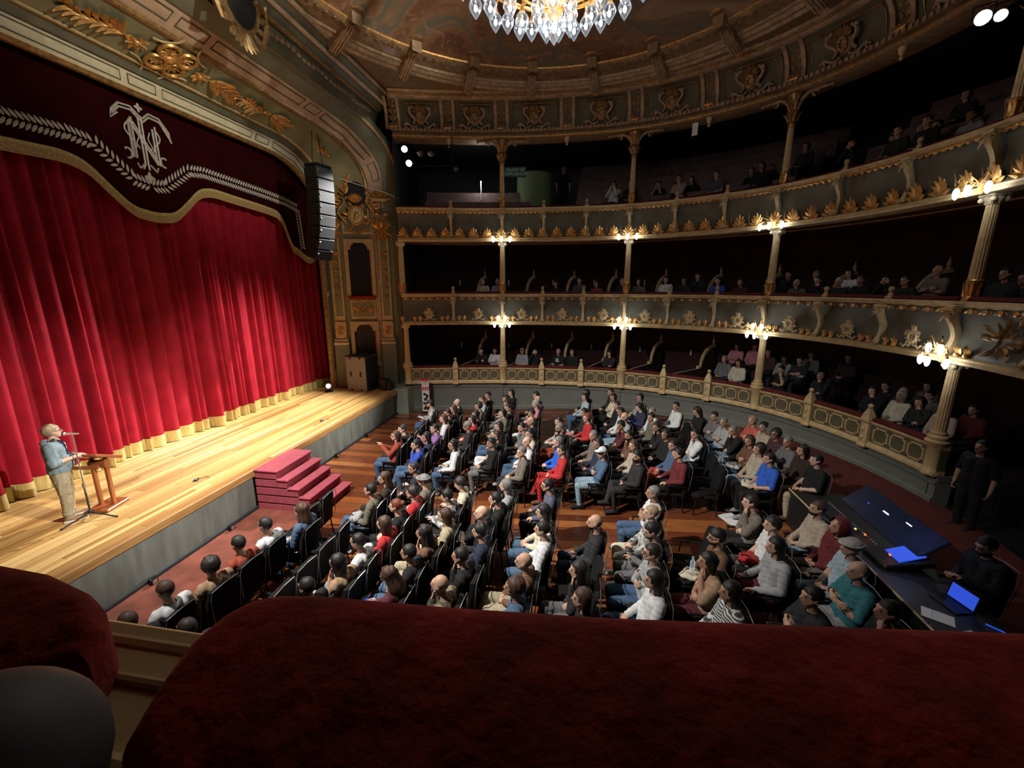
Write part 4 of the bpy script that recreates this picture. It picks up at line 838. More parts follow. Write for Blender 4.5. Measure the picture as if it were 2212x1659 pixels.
# ================================================================== CURTAINS
cu_ = thing('stage_curtain', 'pleated red velvet stage curtain with a gold fringe along the hem', 'curtain', (-10.2, 9.1, .95))
rr = random.Random(21); folds = []; y = -1.0
while y < 16.2:
    wdt = rr.choice([.13, .18, .24, .32, .42]); folds.append((y, wdt, .10 + .22 * rr.random() * (wdt / .25) ** .6)); y += wdt
def fold_x(y, z):
    for (y0, w_, d) in folds:
        if y0 <= y < y0 + w_:
            t = (y - y0) / w_; k = .55 + .45 * (1 - (z - .95) / 9); return d * k * (math.sin(PI * t) ** .8) 
    return 0
NY = 1100; ys = [-.9 + 16.6 * i / NY for i in range(NY + 1)]; zs = [.95 + .27, 1.5, 2.5, 4, 5.5, 7, 8.4, 9.3]
def drape(zs, extra=0.0):
    b = MB(); vs = []
    for z in zs:
        for y in ys: yy = y + .05 * math.sin(z * .7 + y * .4) * (z - .95) * .12; vs.append((-10.42 + fold_x(yy, z) + extra, y, z))
    n = NY + 1; b.add(vs, [(i * n + j, i * n + j + 1, (i + 1) * n + j + 1, (i + 1) * n + j) for i in range(len(zs) - 1) for j in range(NY)]); return b
drape(zs).build('velvet', M_['redv'], cu_, smooth=2, M=local(cu_)); drape([.965, 1.05, 1.2, 1.25], .018).build('hem_fringe', M_['fringe'], cu_, smooth=2, M=local(cu_))
va = thing('valance', 'dark red valance with leaf garland and monogram above the stage', 'curtain', (-10.0, 9.1, 7))
# hem line of the far half; the near half mirrors it about the centre
HK = [(0, 6.50), (.5, 6.56), (.9, 6.9), (1.3, 7.28), (1.7, 7.38), (2.6, 7.33), (3.6, 7.28), (4.25, 7.22), (4.55, 6.9), (4.68, 6.45), (4.75, 6.18), (5.1, 6.12), (5.45, 5.9), (5.75, 5.83), (6.05, 6.02), (6.5, 6.05)]
def hem(d): return float(np.interp(abs(d), [k[0] for k in HK], [k[1] for k in HK]))
hn = [hem(d) for d in np.linspace(-6.5, 6.5, 261)]; hs = np.convolve(np.pad(hn, 3, 'edge'), np.ones(7) / 7, 'valid'); HX = np.linspace(-6.5, 6.5, 261)
def hemS(d): return float(np.interp(d, HX, hs))
b = MB(); vs = []
for d in HX:
    for k in range(6): vs.append((-9.98 + .02 * math.sin(d * 9) * (.2 if abs(d) < 4.3 else 1.6) * (1 - k / 7), 9.1 + d, hemS(d) + (9.2 - hemS(d)) * k / 5))
b.add(vs, [(i * 6 + k, i * 6 + k + 1, i * 6 + 7 + k, i * 6 + 6 + k) for i in range(260) for k in range(5)]); b.build('velvet', M_['redshade'], va, smooth=2, M=local(va))
def ribbon(z0, z1, x, m, name):
    b = MB(); vs = []
    for d in HX: vs += [(x, 9.1 + d, hemS(d) + z0), (x + .015, 9.1 + d, hemS(d) + z0), (x + .015, 9.1 + d, hemS(d) + z1), (x, 9.1 + d, hemS(d) + z1)]
    b.add(vs, [(i * 4 + k, i * 4 + (k + 1) % 4, i * 4 + 4 + (k + 1) % 4, i * 4 + 4 + k) for i in range(260) for k in range(4)]); return b.build(name, m, va, M=local(va))
ribbon(-.20, -.02, -9.965, M_['trim'], 'hem_fringe'); ribbon(-.035, .03, -9.955, M_['fringe'], 'hem_braid')
GK = [(0, 7.1), (.35, 7.16), (.75, 7.45), (1.05, 7.68), (1.5, 7.74), (2.6, 7.70), (3.6, 7.66), (4.6, 7.6), (5.2, 7.5)]
def gz(d): return float(np.interp(abs(d), [k[0] for k in GK], [k[1] for k in GK]))
GLF = MB().leaf((0, 0, 0), (1, 0, 0), (0, 1, 0), (0, 0, 1), .165, .062, .012, .0, 3).mesh('garland_leaf', M_['silver'])
def gpair(p, t, sz=1.0):
    n = Vector((0, -t.z, t.y))
    for sg in (-1, 1): d_ = (t * .62 + n * .80 * sg).normalized(); put('garland_leaf', GLF, va, M=local(va) @ frameM(p + n * (.02 * sg), d_ * sz, Vector((1, 0, 0)).cross(d_) * sz, Vector((1, 0, 0)) * sz))
for i in range(95):
    d = -3.2 + .09 * i
    if d > 5.2: break
    p = Vector((-9.93, 9.1 + d, gz(d))); q = Vector((-9.93, 9.1 + d + .05, gz(d + .05))); t = (q - p).normalized(); gpair(p, t * (1 if d > 0 else -1))
for i in range(14): gpair(Vector((-9.93, 14.32 + .008 * i, 7.45 - .095 * i)), Vector((0, .1, -1)).normalized(), .9)
mo = MB()                              # interlaced monogram, local y = across, z = up
def stroke(pts, r=.024): mo.tube([(-9.93, 9.1 + y, 8.06 + z) for y, z in pts], r, 5)
for k in (0, .07):
    stroke([(-.30 + k, -.42), (-.30 + k, .30), (-.22, .40 - k * .5)]); stroke([(-.27 + k, .32), (.26 - k * .2 + k, -.46)]); stroke([(.24 + k, .30 + k), (.24 + k, -.44)])
    stroke([(-.62, .42 - k), (-.45, .60 - k), (-.2, .62 - k), (-.05, .50 - k), (.05, .46 - k), (.2, .6 - k), (.45, .58 - k), (.66, .34 - k)])
    stroke([(-.06 + k, .46), (-.06 + k, -.52), (-.12 + k * 2, -.62)])
stroke([(-.62, .42), (-.66, .26), (-.5, .40)], .02); stroke([(.66, .34), (.70, .14), (.5, .44)], .02)
for sd in (-1, 1):
    stroke([(sd * (.40 + .07 * math.cos(a)), -.30 + .07 * math.sin(a) - .02 * a) for a in [i * .6 for i in range(10)]], .022); stroke([(sd * (.3 + .1 * math.sin(t * 5)), .3 - .5 * t) for t in [i / 10 for i in range(11)]], .02)
    stroke([(sd * .06, -.5), (sd * .2, -.62), (sd * .24, -.52)], .02); stroke([(sd * .16, .2), (sd * .1, .05), (sd * .18, -.1), (sd * .12, -.2)], .016)
for (z, r) in ((.66, .10), (-.78, .13)):
    for a in range(4): an = a * PI / 2; mo.leaf((-9.935, 9.1, 8.06 + z), (0, math.sin(an), math.cos(an)), (0, math.cos(an), -math.sin(an)), (1, 0, 0), r, r * .7, .015, 0, 3)
mo.build('monogram', M_['silver'], va, M=local(va))
# ================================================================== SPEAKERS, STAGE FURNITURE
la = thing('line_array_speaker', 'black curved line array loudspeaker hanging beside the arch', 'speaker', (-8.3, 12.75, 5.72), math.radians(-14))
pos = Vector((0, 0, 0)); angs = [math.radians(a) for a in (22, 17, 12, 8, 5, 2, 0, -2)]
for i, a in enumerate(angs):
    h = .325; R3 = Matrix.Rotation(a, 3, 'Y'); c = pos + R3 @ Vector((0, 0, h / 2))
    o = MB().bbox((0, 0, 0), (.50, .62, h - .014), .015).build('cabinet', M_['black'], la, M=Matrix.Translation(c) @ R3.to_4x4())
    MB().bbox((.253, 0, 0), (.014, .60, h - .03), .005).build('grille', M_['slate'], o); MB().bbox((.262, -.25, .05), (.012, .05, .05), .01).build('rigging_pin', M_['chrome'], o)
    pos = pos + R3 @ Vector((0, 0, h))
MB().bbox(pos + Vector((0, 0, .05)), (.5, .6, .08), .02).build('rigging_frame', M_['blackm'], la)
for x in (-.2, .2): MB().tube([pos + Vector((0, x, .05)), pos + Vector((0, x * .5, 1.0))], .012, 5).build('hanging_cable', M_['blackm'], la)
sb = thing('subwoofer', 'tall grey subwoofer cabinet standing at the far end of the stage', 'speaker', (-8.35, 15.0, .95), -.12)
o = MB().bbox((0, 0, .66), (.86, .8, 1.32), .02).build('cabinet', M_['greyp'], sb)
MB().bbox((.437, 0, .66), (.015, .76, 1.28), .004).build('grille', M_['black'], sb); MB().bbox((0, 0, 1.33), (.88, .82, .03), .01).build('top_panel', M_['slate'], sb)
for x in (-.22, .2):
    for z, h in ((.66, .2), (1.27, .08), (.05, .08)): MB().bbox((x, -.402, z), (.09, .02, h), .01).build('handle', M_['black'], sb)
    
mn = thing('monitor_speaker', 'small black monitor speaker at the stage corner by the wall', 'speaker', (-7.45, 15.0, .95), -.3)
MB().bbox((0, 0, .22), (.34, .34, .44), .03).build('cabinet', M_['black'], mn); MB().lathe([(.12, 0), (.12, .012), (.04, .02), (0, .0)], 14, (-.0, -.17, .2), Matrix.Rotation(PI / 2, 3, 'X')).build('cone', M_['blackm'], mn); MB().bbox((.24, .05, .16), (.16, .3, .3), .03).build('rear_housing', M_['black'], mn)
fl = thing('floor_spotlight', 'small silver floor spotlight at the curtain end of the stage', 'spotlight', (-9.4, 14.35, .95), .4)
MB().lathe([(.07, -.12), (.10, -.1), (.11, .1), (.12, .12), (.1, .12)], 14, (0, 0, .2), Matrix.Rotation(PI / 2 - .4, 3, 'X')).build('housing', M_['chrome'], fl, smooth=True)
MB().tube([(-.13, 0, .2), (-.13, 0, .06), (.13, 0, .06), (.13, 0, .2)], .015, 5).build('yoke', M_['blackm'], fl); MB().lathe([(.14, 0), (.14, .05), (.06, .06)], 14).build('base', M_['blackm'], fl)
MB().lathe([(.09, .0), (.085, .012), (0, .02)], 14, (0, -.11, .245), Matrix.Rotation(PI / 2 - .4, 3, 'X')).build('lens', M_['ledw'], fl)
for i, (px, py) in enumerate(((-7.55, 11.0), (-7.75, 6.95))):
    o = thing('floor_microphone', 'small dark plate microphone lying near the stage edge, %s' % ('farther from the speaker' if i == 0 else 'nearer the crimson stairs'), 'microphone', (px, py, .95), .5, 'stage floor microphones')
    MB().bbox((0, 0, .012), (.09, .14, .02), .008).build('plate', M_['slate'], o); MB().tube([(.05, .05, .015), (.15, .1, .02), (.22, .04, .02)], .008, 5).build('cable', M_['mahog'], o); MB().bbox((0, 0, .03), (.03, .10, .02), .008).build('capsule', M_['chrome'], o)
# lectern + mic stand
le = thing('lectern', 'mahogany lectern with slanted top and slim twin legs', 'lectern', (-8.38, 5.74, .95), .25)
R3 = Matrix.Rotation(math.radians(-24), 3, 'X')
MB().bbox((0, 0, .98), (.46, .56, .05), .012, R3).build('slanted_top', M_['mahog'], le); MB().bbox((0, -.26, .875), (.46, .03, .06), .008, R3).build('book_ledge', M_['mahog'], le)
for x in (-.11, .11): MB().bbox((x, .02, .48), (.055, .07, .92), .01).build('leg', M_['mahog'], le)
MB().bbox((0, .02, .03), (.38, .52, .05), .015).build('base', M_['mahog'], le); MB().bbox((0, .02, .83), (.30, .12, .12), .01).build('neck', M_['mahog'], le)
ms = thing('microphone_stand', 'grey tripod stand with silver microphone in front of the lectern', 'microphone stand', (-8.22, 5.36, .95))
MB().tube([(0, 0, .12), (0, 0, .62)], .014, 8).build('lower_tube', M_['slate'], ms); MB().tube([(0, 0, .6), (-.03, .03, 1.52)], .010, 8).build('upper_tube', M_['chrome'], ms)
MB().bbox((0, 0, .62), (.045, .045, .10), .012).build('clutch', M_['chrome'], ms); MB().bbox((0, 0, .13), (.06, .06, .07), .015).build('hub', M_['slate'], ms)
for k in range(3): a = k * 2.09 + .3; MB().tube([(0, 0, .13), (.38 * math.cos(a), .38 * math.sin(a), .015)], .012, 6).build('leg', M_['slate'], ms); 
for k in range(3): a = k * 2.09 + .3; MB().ball((.39 * math.cos(a), .39 * math.sin(a), .015), .018, 8, 5).build('rubber_foot', M_['black'], ms)
o = MB().tube([(-.03, .12, 1.50), (-.03, -.06, 1.56)], [.012, .02], 8).build('microphone', M_['chrome'], ms); MB().ball((-.03, -.08, 1.567), .032, 10, 7).build('grille', M_['chrome'], o)
MB().tube([(.05, -.02, .5), (.06, -.04, .9)], .010, 6).build('boom_arm', M_['chrome'], ms)
# ================================================================== UPPER LIGHTING RIGS, CABLE, SIGN
def spotlamp(name, label, loc, aim, lit=True, r=.11, parentless=True):
    o = thing(name, label, 'spotlight', loc, 0, 'gallery spotlights'); d = (Vector(aim) - Vector(loc)).normalized(); q = d.to_track_quat('Z', 'Y').to_matrix()
    MB().lathe([(.06, -.3), (.09, -.28), (.10, -.05), (r, .0), (r * 1.05, .06), (r * .95, .06)], 14, M=q).build('housing', M_['blackm'], o, smooth=True)
    MB().lathe([(r * .92, .062), (r * .7, .085), (0, .10)], 14, M=q).build('lens', M_['lens' if lit else 'lensoff'], o, smooth=True)
    MB().tube([q @ Vector((-.13, 0, -.1)), q @ Vector((-.13, 0, -.1)) + Vector((0, 0, .2)), q @ Vector((.13, 0, -.1)) + Vector((0, 0, .2)), q @ Vector((.13, 0, -.1))], .012, 5).build('yoke', M_['blackm'], o)
spotlamp('spotlight', 'upper of two lit spotlights beside the arch in the far gallery', (-6.34, 15.42, 9.50), (-1.5, 2, 5.0))
spotlamp('spotlight', 'lower of two lit spotlights beside the arch in the far gallery', (-6.20, 15.42, 9.04), (-1.5, 2, 5.0))
spotlamp('spotlight', 'unlit spotlight next to the lit pair in the far gallery', (-5.85, 15.6, 9.38), (-3, 4, 5.5), False, .10)
spotlamp('spotlight', 'unlit spotlight farthest from the arch on the far gallery rig', (-5.45, 15.6, 9.35), (-3, 4, 5.5), False, .10)
rg = thing('lighting_bar', 'black lighting bar carrying the spotlights in the far gallery', 'bar'); MB().tube([(-6.5, 15.65, 9.65), (-4.6, 15.65, 9.6)], .025, 6).build('bar', M_['blackm'], rg); MB().tube([(-6.3, 15.65, 9.0), (-4.7, 15.65, 8.95), (-4.7, 15.65, 9.9)], .02, 6).build('lower_bar', M_['blackm'], rg)
MB().lathe([(.06, -.1), (.08, .1), (.07, .12)], 10, (-4.55, 15.6, 8.86), Matrix.Rotation(2.2, 3, 'X')).build('small_lamp', M_['blackm'], rg)
spotlamp('spotlight', 'larger lit spotlight hanging in the dark rear gallery', (6.32, 9.35, 9.16), (-1, -2, 5.0))
spotlamp('spotlight', 'smaller lit spotlight hanging in the dark rear gallery', (6.52, 9.28, 9.14), (-1, -2, 5.0), True, .085)
cb = thing('white_cable', 'thin white cable stretched from the arch to the far gallery rail', 'cable'); MB().tube([(-8.9, 15.35, 8.65), (-8.2, 15.45, 8.43), (-7.2, 15.55, 8.14), (-6.75, 15.6, 7.95)], .013, 6).build('cable', M_['white'], cb)
sg = thing('exit_sign', 'dark green emergency exit sign in the upper gallery', 'sign'); sg.matrix_world = onM(S_COL[1] + .42, .55, 8.97)
MB().bbox((0, 0, 0), (.86, .36, .04), .01).build('panel', M_['exit'], sg); text('lettering', 'SALIDA DE\nEMERGENCIA', .145, M_['exitl'], sg, T(.02, 0, .022))
MB().tube([(-.3, .18, 0), (-.3, 1.0, 0)], .006, 4).build('hanger', M_['blackm'], sg); MB().tube([(.3, .18, 0), (.3, 1.0, 0)], .006, 4).build('hanger', M_['blackm'], sg)
gq_ = fr(s_near(-3.9, 16.1))(1.6, 8.55); gl_ = thing('gallery_tube', 'slim white tube lamp standing in the upper gallery behind the bench', 'lamp', gq_); MB().tube([(0, 0, -.35), (0, 0, .35)], .022, 8).build('tube', M_['paper'], gl_); MB().tube([(0, 0, -1.9), (0, 0, -.35)], .014, 6).build('pole', M_['blackm'], gl_)
light('gallery_fill_light', 'POINT', gq_ + Vector((.0, -.1, .3)), 14, (1, .95, .9), .15)  # added fill that lifts the dark gallery benches
tg = thing('paper_tag', 'white paper tag hanging under the ceiling cornice', 'tag'); tg.matrix_world = onM(s_near(3.3, 15.5), -.1, 9.62); MB().bbox((0, 0, 0), (.17, .36, .01), .004).build('sheet', M_['paper'], tg); MB().tube([(0, .18, 0), (0, .3, 0)], .006, 4).build('string', M_['white'], tg)
bn = thing('banner_stand', 'narrow white notice stand with red stripes against the far wall', 'banner', (-5.93, 15.28, 0), .2)
MB().bbox((0, 0, .72), (.28, .02, 1.30), .006).build('panel', M_['white'], bn); MB().bbox((0, .04, .03), (.3, .2, .05), .01).build('foot', M_['blackm'], bn); MB().bbox((0, -.013, 1.33), (.28, .006, .09), .002).build('header', M_['redp'], bn)
for i in range(3): MB().prism([(-.13 + .09 * i, 0), (-.07 + .09 * i, 0), (-.04 + .09 * i, .14), (-.10 + .09 * i, .14)], frameM((0, -.012, .92), (1, 0, 0), (0, 0, 1), (0, -1, 0)), .004).build('stripe', M_['redp'], bn)
r2 = random.Random(4); b = MB()
for i in range(14): b.ball((-.08 + .16 * r2.random(), -.012, .12 + .7 * r2.random()), (.05, .006, .06), 7, 5)
b.build('print', M_['black'], bn)
b = MB()
for i in range(3): b.box((0, -.012, 1.25 - .045 * i), (.18 - .03 * i, .004, .012))
b.build('text_line', M_['black'], bn)
# ================================================================== SOUND DESK
dk = thing('sound_desk', 'black sound desk with a cream edge behind the stalls', 'desk', (4.52, 6.2, .34))
MB().bbox((0, 0, .64), (.9, 4.3, .06), .01).build('top', M_['black'], dk); MB().bbox((-.45, 0, .35), (.04, 4.3, .7), .008).build('front_panel', M_['black'], dk); MB().tube([(-.47, -2.15, .70), (-.47, 2.15, .70)], .014, 6).build('edge_strip', M_['cream'], dk)
for y in (-2.05, 2.05): MB().bbox((.0, y, .32), (.85, .05, .62), .01).build('side_panel', M_['black'], dk)
mx = thing('mixing_console', 'glossy dark mixing console with lit blue screen on the sound desk', 'mixing console', (4.50, 6.9, 1.01), 0)
Q = Matrix.Rotation(math.radians(-32), 3, 'Y')
MB().bbox((.05, 0, .08), (.62, 1.9, .10), .02, Matrix.Rotation(math.radians(-12), 3, 'Y')).build('body', M_['black'], mx)
mc = mat('console_glossy_blue', (.02, .03, .07), .18, var=.1, coat=1)
MB().bbox((.33, 0, .30), (.5, 1.75, .05), .015, Matrix.Rotation(math.radians(-38), 3, 'Y')).build('lid', mc, mx)
MB().bbox((.10, -.75, .17), (.34, .30, .02), .006, Matrix.Rotation(math.radians(-20), 3, 'Y')).build('screen', M_['screen'], mx)
MB().tube([(.08, -.85, .11), (.08, .88, .11)], .012, 6).build('edge_strip', M_['chrome'], mx)
fb = MB()
for i in range(22): fb.bbox((-.08, -.45 + .06 * i, .10), (.03, .025, .025), .005)
fb.build('fader_row', M_['greyp'], mx)
for (x, y, m) in ((.34, .1, 'ledw'), (.40, -.3, 'ledw'), (.30, .45, 'screen'), (-.15, -.3, 'ledr'), (-.12, -.8, 'ledr'), (-.2, -.15, 'ledy')): MB().bbox((x, y, .16 + max(0, x) * .55), (.02, .12 if m == 'ledw' else .035, .02), .005).build('indicator', M_[m], mx)
lt = thing('laptop', 'open laptop with dark blue screen on the sound desk', 'laptop', (4.62, 5.35, 1.01), .2)
MB().bbox((0, 0, .01), (.24, .34, .018), .005).build('keyboard', M_['blackm'], lt); MB().bbox((.13, 0, .12), (.012, .34, .22), .004, Matrix.Rotation(.2, 3, 'Y')).build('lid', M_['blackm'], lt); MB().bbox((.121, 0, .12), (.006, .30, .18), .001, Matrix.Rotation(.2, 3, 'Y')).build('screen', M_['screen'], lt)
for i, (x, y, a) in enumerate(((4.45, 4.75, .3), (4.6, 4.5, -.4), (4.3, 5.1, 1.0), (4.7, 4.3, .2))):
    o = thing('paper_sheet', 'white paper sheet on the sound desk, %s from the mixing console' % ORD[i], 'paper', (x, y, 1.012), a, 'papers on the sound desk'); MB().bbox((0, 0, .003), (.21, .29, .004), .001).build('sheet', M_['paper'], o); MB().box((0, .05, .0055), (.15, .004, .001)).build('printed_line', M_['greyp'], o)
for i, (x, y, m, l) in enumerate(((4.25, 4.6, 'ledr', 'small box with a red light at the near end of the sound desk'), (4.8, 4.2, 'ledy', 'small box with an amber light at the near end of the sound desk'))):
    o = thing('control_box', l, 'control box', (x, y, 1.01)); MB().bbox((0, 0, .03), (.12, .16, .06), .01).build('case', M_['black'], o); MB().ball((0, 0, .063), (.022, .022, .014), 8, 5).build('indicator', M_[m], o)
o = thing('blue_cable', 'thin blue cable curling over the sound desk', 'cable'); MB().tube([(4.78, 4.3, 1.02), (4.86, 4.45, 1.02), (4.88, 4.7, 1.02), (4.84, 4.95, 1.02), (4.75, 5.05, 1.02)], .008, 5).build('cable', M_['screen'], o)
light('console_screen_light', 'POINT', (4.6, 6.2, 1.6), 1.5, (.3, .4, 1), .1)
# ================================================================== NEAR BOX RAIL
nr = thing('near_rail_cushion', 'wide red velvet rail cushion filling the lower foreground', 'cushion')
def slab(outline, z, th, mat_, name, par, rnd=.045, drop=.34, y0=.44, nx=90, ny=40):
    # upholstered pad over a plan outline: rounded rim all round, crown falling away toward the box
    O = np.array(outline + outline[:1]); xs0, xs1 = O[:, 0].min(), O[:, 0].max(); b = MB(); rows = []
    def span(x):
        ys = []
        for (x0, ya), (x1, yb) in zip(O[:-1], O[1:]):
            if (x0 - x) * (x1 - x) <= 0 and abs(x1 - x0) > 1e-9: ys.append(ya + (yb - ya) * (x - x0) / (x1 - x0))
        return min(ys), max(ys)
    def dist(x, y):
        A = O[:-1]; D = O[1:] - A; t = np.clip(((np.array((x, y)) - A) * D).sum(1) / np.maximum((D * D).sum(1), 1e-12), 0, 1); return float(np.sqrt((((A + D * t[:, None]) - (x, y)) ** 2).sum(1)).min())
    vs = []
    for i in range(nx + 1):
        x = xs0 + 1e-4 + (xs1 - xs0 - 2e-4) * (i / nx) ** 2 if O[O[:, 0].argmin(), 1] > .3 else xs0 + 1e-4 + (xs1 - xs0 - 2e-4) * (1 - (1 - i / nx) ** 2); lo, hi = span(x)
        for j in range(ny + 1):
            t = .5 - .5 * math.cos(PI * j / ny); y = lo + (hi - lo) * t; d = min(dist(x, y), rnd); zz = z - rnd + math.sqrt(max(0, rnd * rnd - (rnd - d) ** 2)) - drop * max(0, (y0 - y) / .55) ** 1.7
            if j in (0, ny): vs.append((x, y, zz - th + rnd)) if j == 0 else None
            vs.append((x, y, zz))
            if j == ny: vs.append((x, y, zz - th + rnd))
    m = ny + 3; b.add(vs, [(i * m + j, i * m + j + 1, (i + 1) * m + j + 1, (i + 1) * m + j) for i in range(nx) for j in range(m - 1)] + [tuple(range(m)), tuple(range(nx * m, nx * m + m))[::-1]])
    return b.build(name, mat_, par, smooth=2)
ol = [(1.6, .66), (1.2, .64), (.9, .62), (.62, .597), (.35, .565), (.04, .53), (-.16, .515), (-.26, .51), (-.37, .505), (-.43, .495), (-.47, .475), (-.49, .44), (-.5, .39), (-.495, .34), (-.485, .29), (-.44, .25), (-.40, .15), (-.38, -.2), (1.6, -.2)]
def dense(ol, k=4):
    out = []
    for i in range(len(ol)):
        a, b_ = ol[i], ol[(i + 1) % len(ol)]
        for j in range(k): out.append((a[0] + (b_[0] - a[0]) * j / k, a[1] + (b_[1] - a[1]) * j / k))
    return out
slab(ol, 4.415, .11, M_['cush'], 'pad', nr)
nl = thing('near_rail_cushion', 'dark red rail cushion of the neighbouring box, in shadow beside the stage', 'cushion')
slab(([(-.95, .49), (-.85, .485), (-.74, .46), (-.69, .44), (-.65, .41), (-.63, .37), (-.66, .34), (-.75, .30), (-.8, .2), (-1.8, .1), (-1.8, .52)]), 4.40, .11, M_['cush'], 'pad', nl, .03, .5, .46)
npar = thing('near_parapet', 'carved tan rail and post of the near balcony under the cushions', 'parapet', kind='structure')
for (y, z, r) in ((.47, 4.285, .012), (.41, 4.292, .008), (.31, 4.29, .014), (.22, 4.27, .012)): MB().tube([(-1.6, y, z), (1.4, y, z)], r, 8).build('rail_bead', M_['cream'], npar, smooth=True)
MB().bbox((-.2, .36, 4.24), (4.0, .34, .10), .03).build('rail_board', M_['cream'], npar); MB().bbox((-.2, .36, 4.15), (4.0, .40, .08), .03).build('rail_moulding', M_['cream'], npar); MB().bbox((-.2, .22, 3.75), (4.0, .3, .80), .02).build('panel_wall', M_['fasc'], npar)
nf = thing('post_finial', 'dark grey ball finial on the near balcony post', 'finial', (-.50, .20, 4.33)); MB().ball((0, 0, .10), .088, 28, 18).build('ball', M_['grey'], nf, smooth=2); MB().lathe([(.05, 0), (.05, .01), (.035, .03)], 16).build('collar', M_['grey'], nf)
# ================================================================== PEOPLE
def cone_bone(b, p0, r0, p1, r1, n=12):
    p0, p1 = Vector(p0), Vector(p1); d = p1 - p0; L = d.length; d = d.normalized() if L > 1e-6 else Vector((0, 0, 1))
    pts = []; rs = []
    for a in (-80, -55, -28): pts.append(p0 + d * (r0 * math.sin(math.radians(a)))); rs.append(r0 * math.cos(math.radians(a)))
    pts += [p0, p1]; rs += [r0, r1]
    for a in (28, 55, 80): pts.append(p1 + d * (r1 * math.sin(math.radians(a)))); rs.append(r1 * math.cos(math.radians(a)))
    b.tube(pts, rs, n)
BODY, SHIRT, SLACKS, SHOES, HEADM = {}, {}, {}, {}, {}
M_eye = mat('dark_eye', (.02, .012, .01), .2, var=0); M_lip = mat('lip', (.30, .09, .075), .5, var=0); M_any = mat('plain_cloth', (.3, .3, .3), .8, var=0)
def hand(b, w, d, up_, sd, L=.17, curl=.5):
    # palm, four bent fingers and a thumb; w wrist, d pointing direction, up_ back of the hand
    w, d, up_ = Vector(w), Vector(d).normalized(), Vector(up_).normalized(); s = d.cross(up_).normalized(); up_ = s.cross(d).normalized()
    M = Matrix((s, d, up_)).transposed()
    b.bbox(w + d * .05, (.078, .095, .028), .012, M)
    for k in range(4):
        f = (k - 1.5) * .0205; l = (.030, .036, .034, .026)[k if sd > 0 else 3 - k]; a0 = w + d * .09 + s * f; a1 = a0 + (d * math.cos(curl) - up_ * math.sin(curl)) * l; a2 = a1 + (d * math.cos(curl * 2.2) - up_ * math.sin(curl * 2.2)) * l * .9
        b.tube([a0, a1, a2], [.0095, .009, .007], 5)
    t0 = w + d * .03 + s * (.038 * sd); t1 = t0 + (d * .7 + s * .6 * sd - up_ * .3).normalized() * .035; t2 = t1 + (d * .9 - up_ * .4).normalized() * .028; b.tube([t0, t1, t2], [.012, .010, .008], 5)
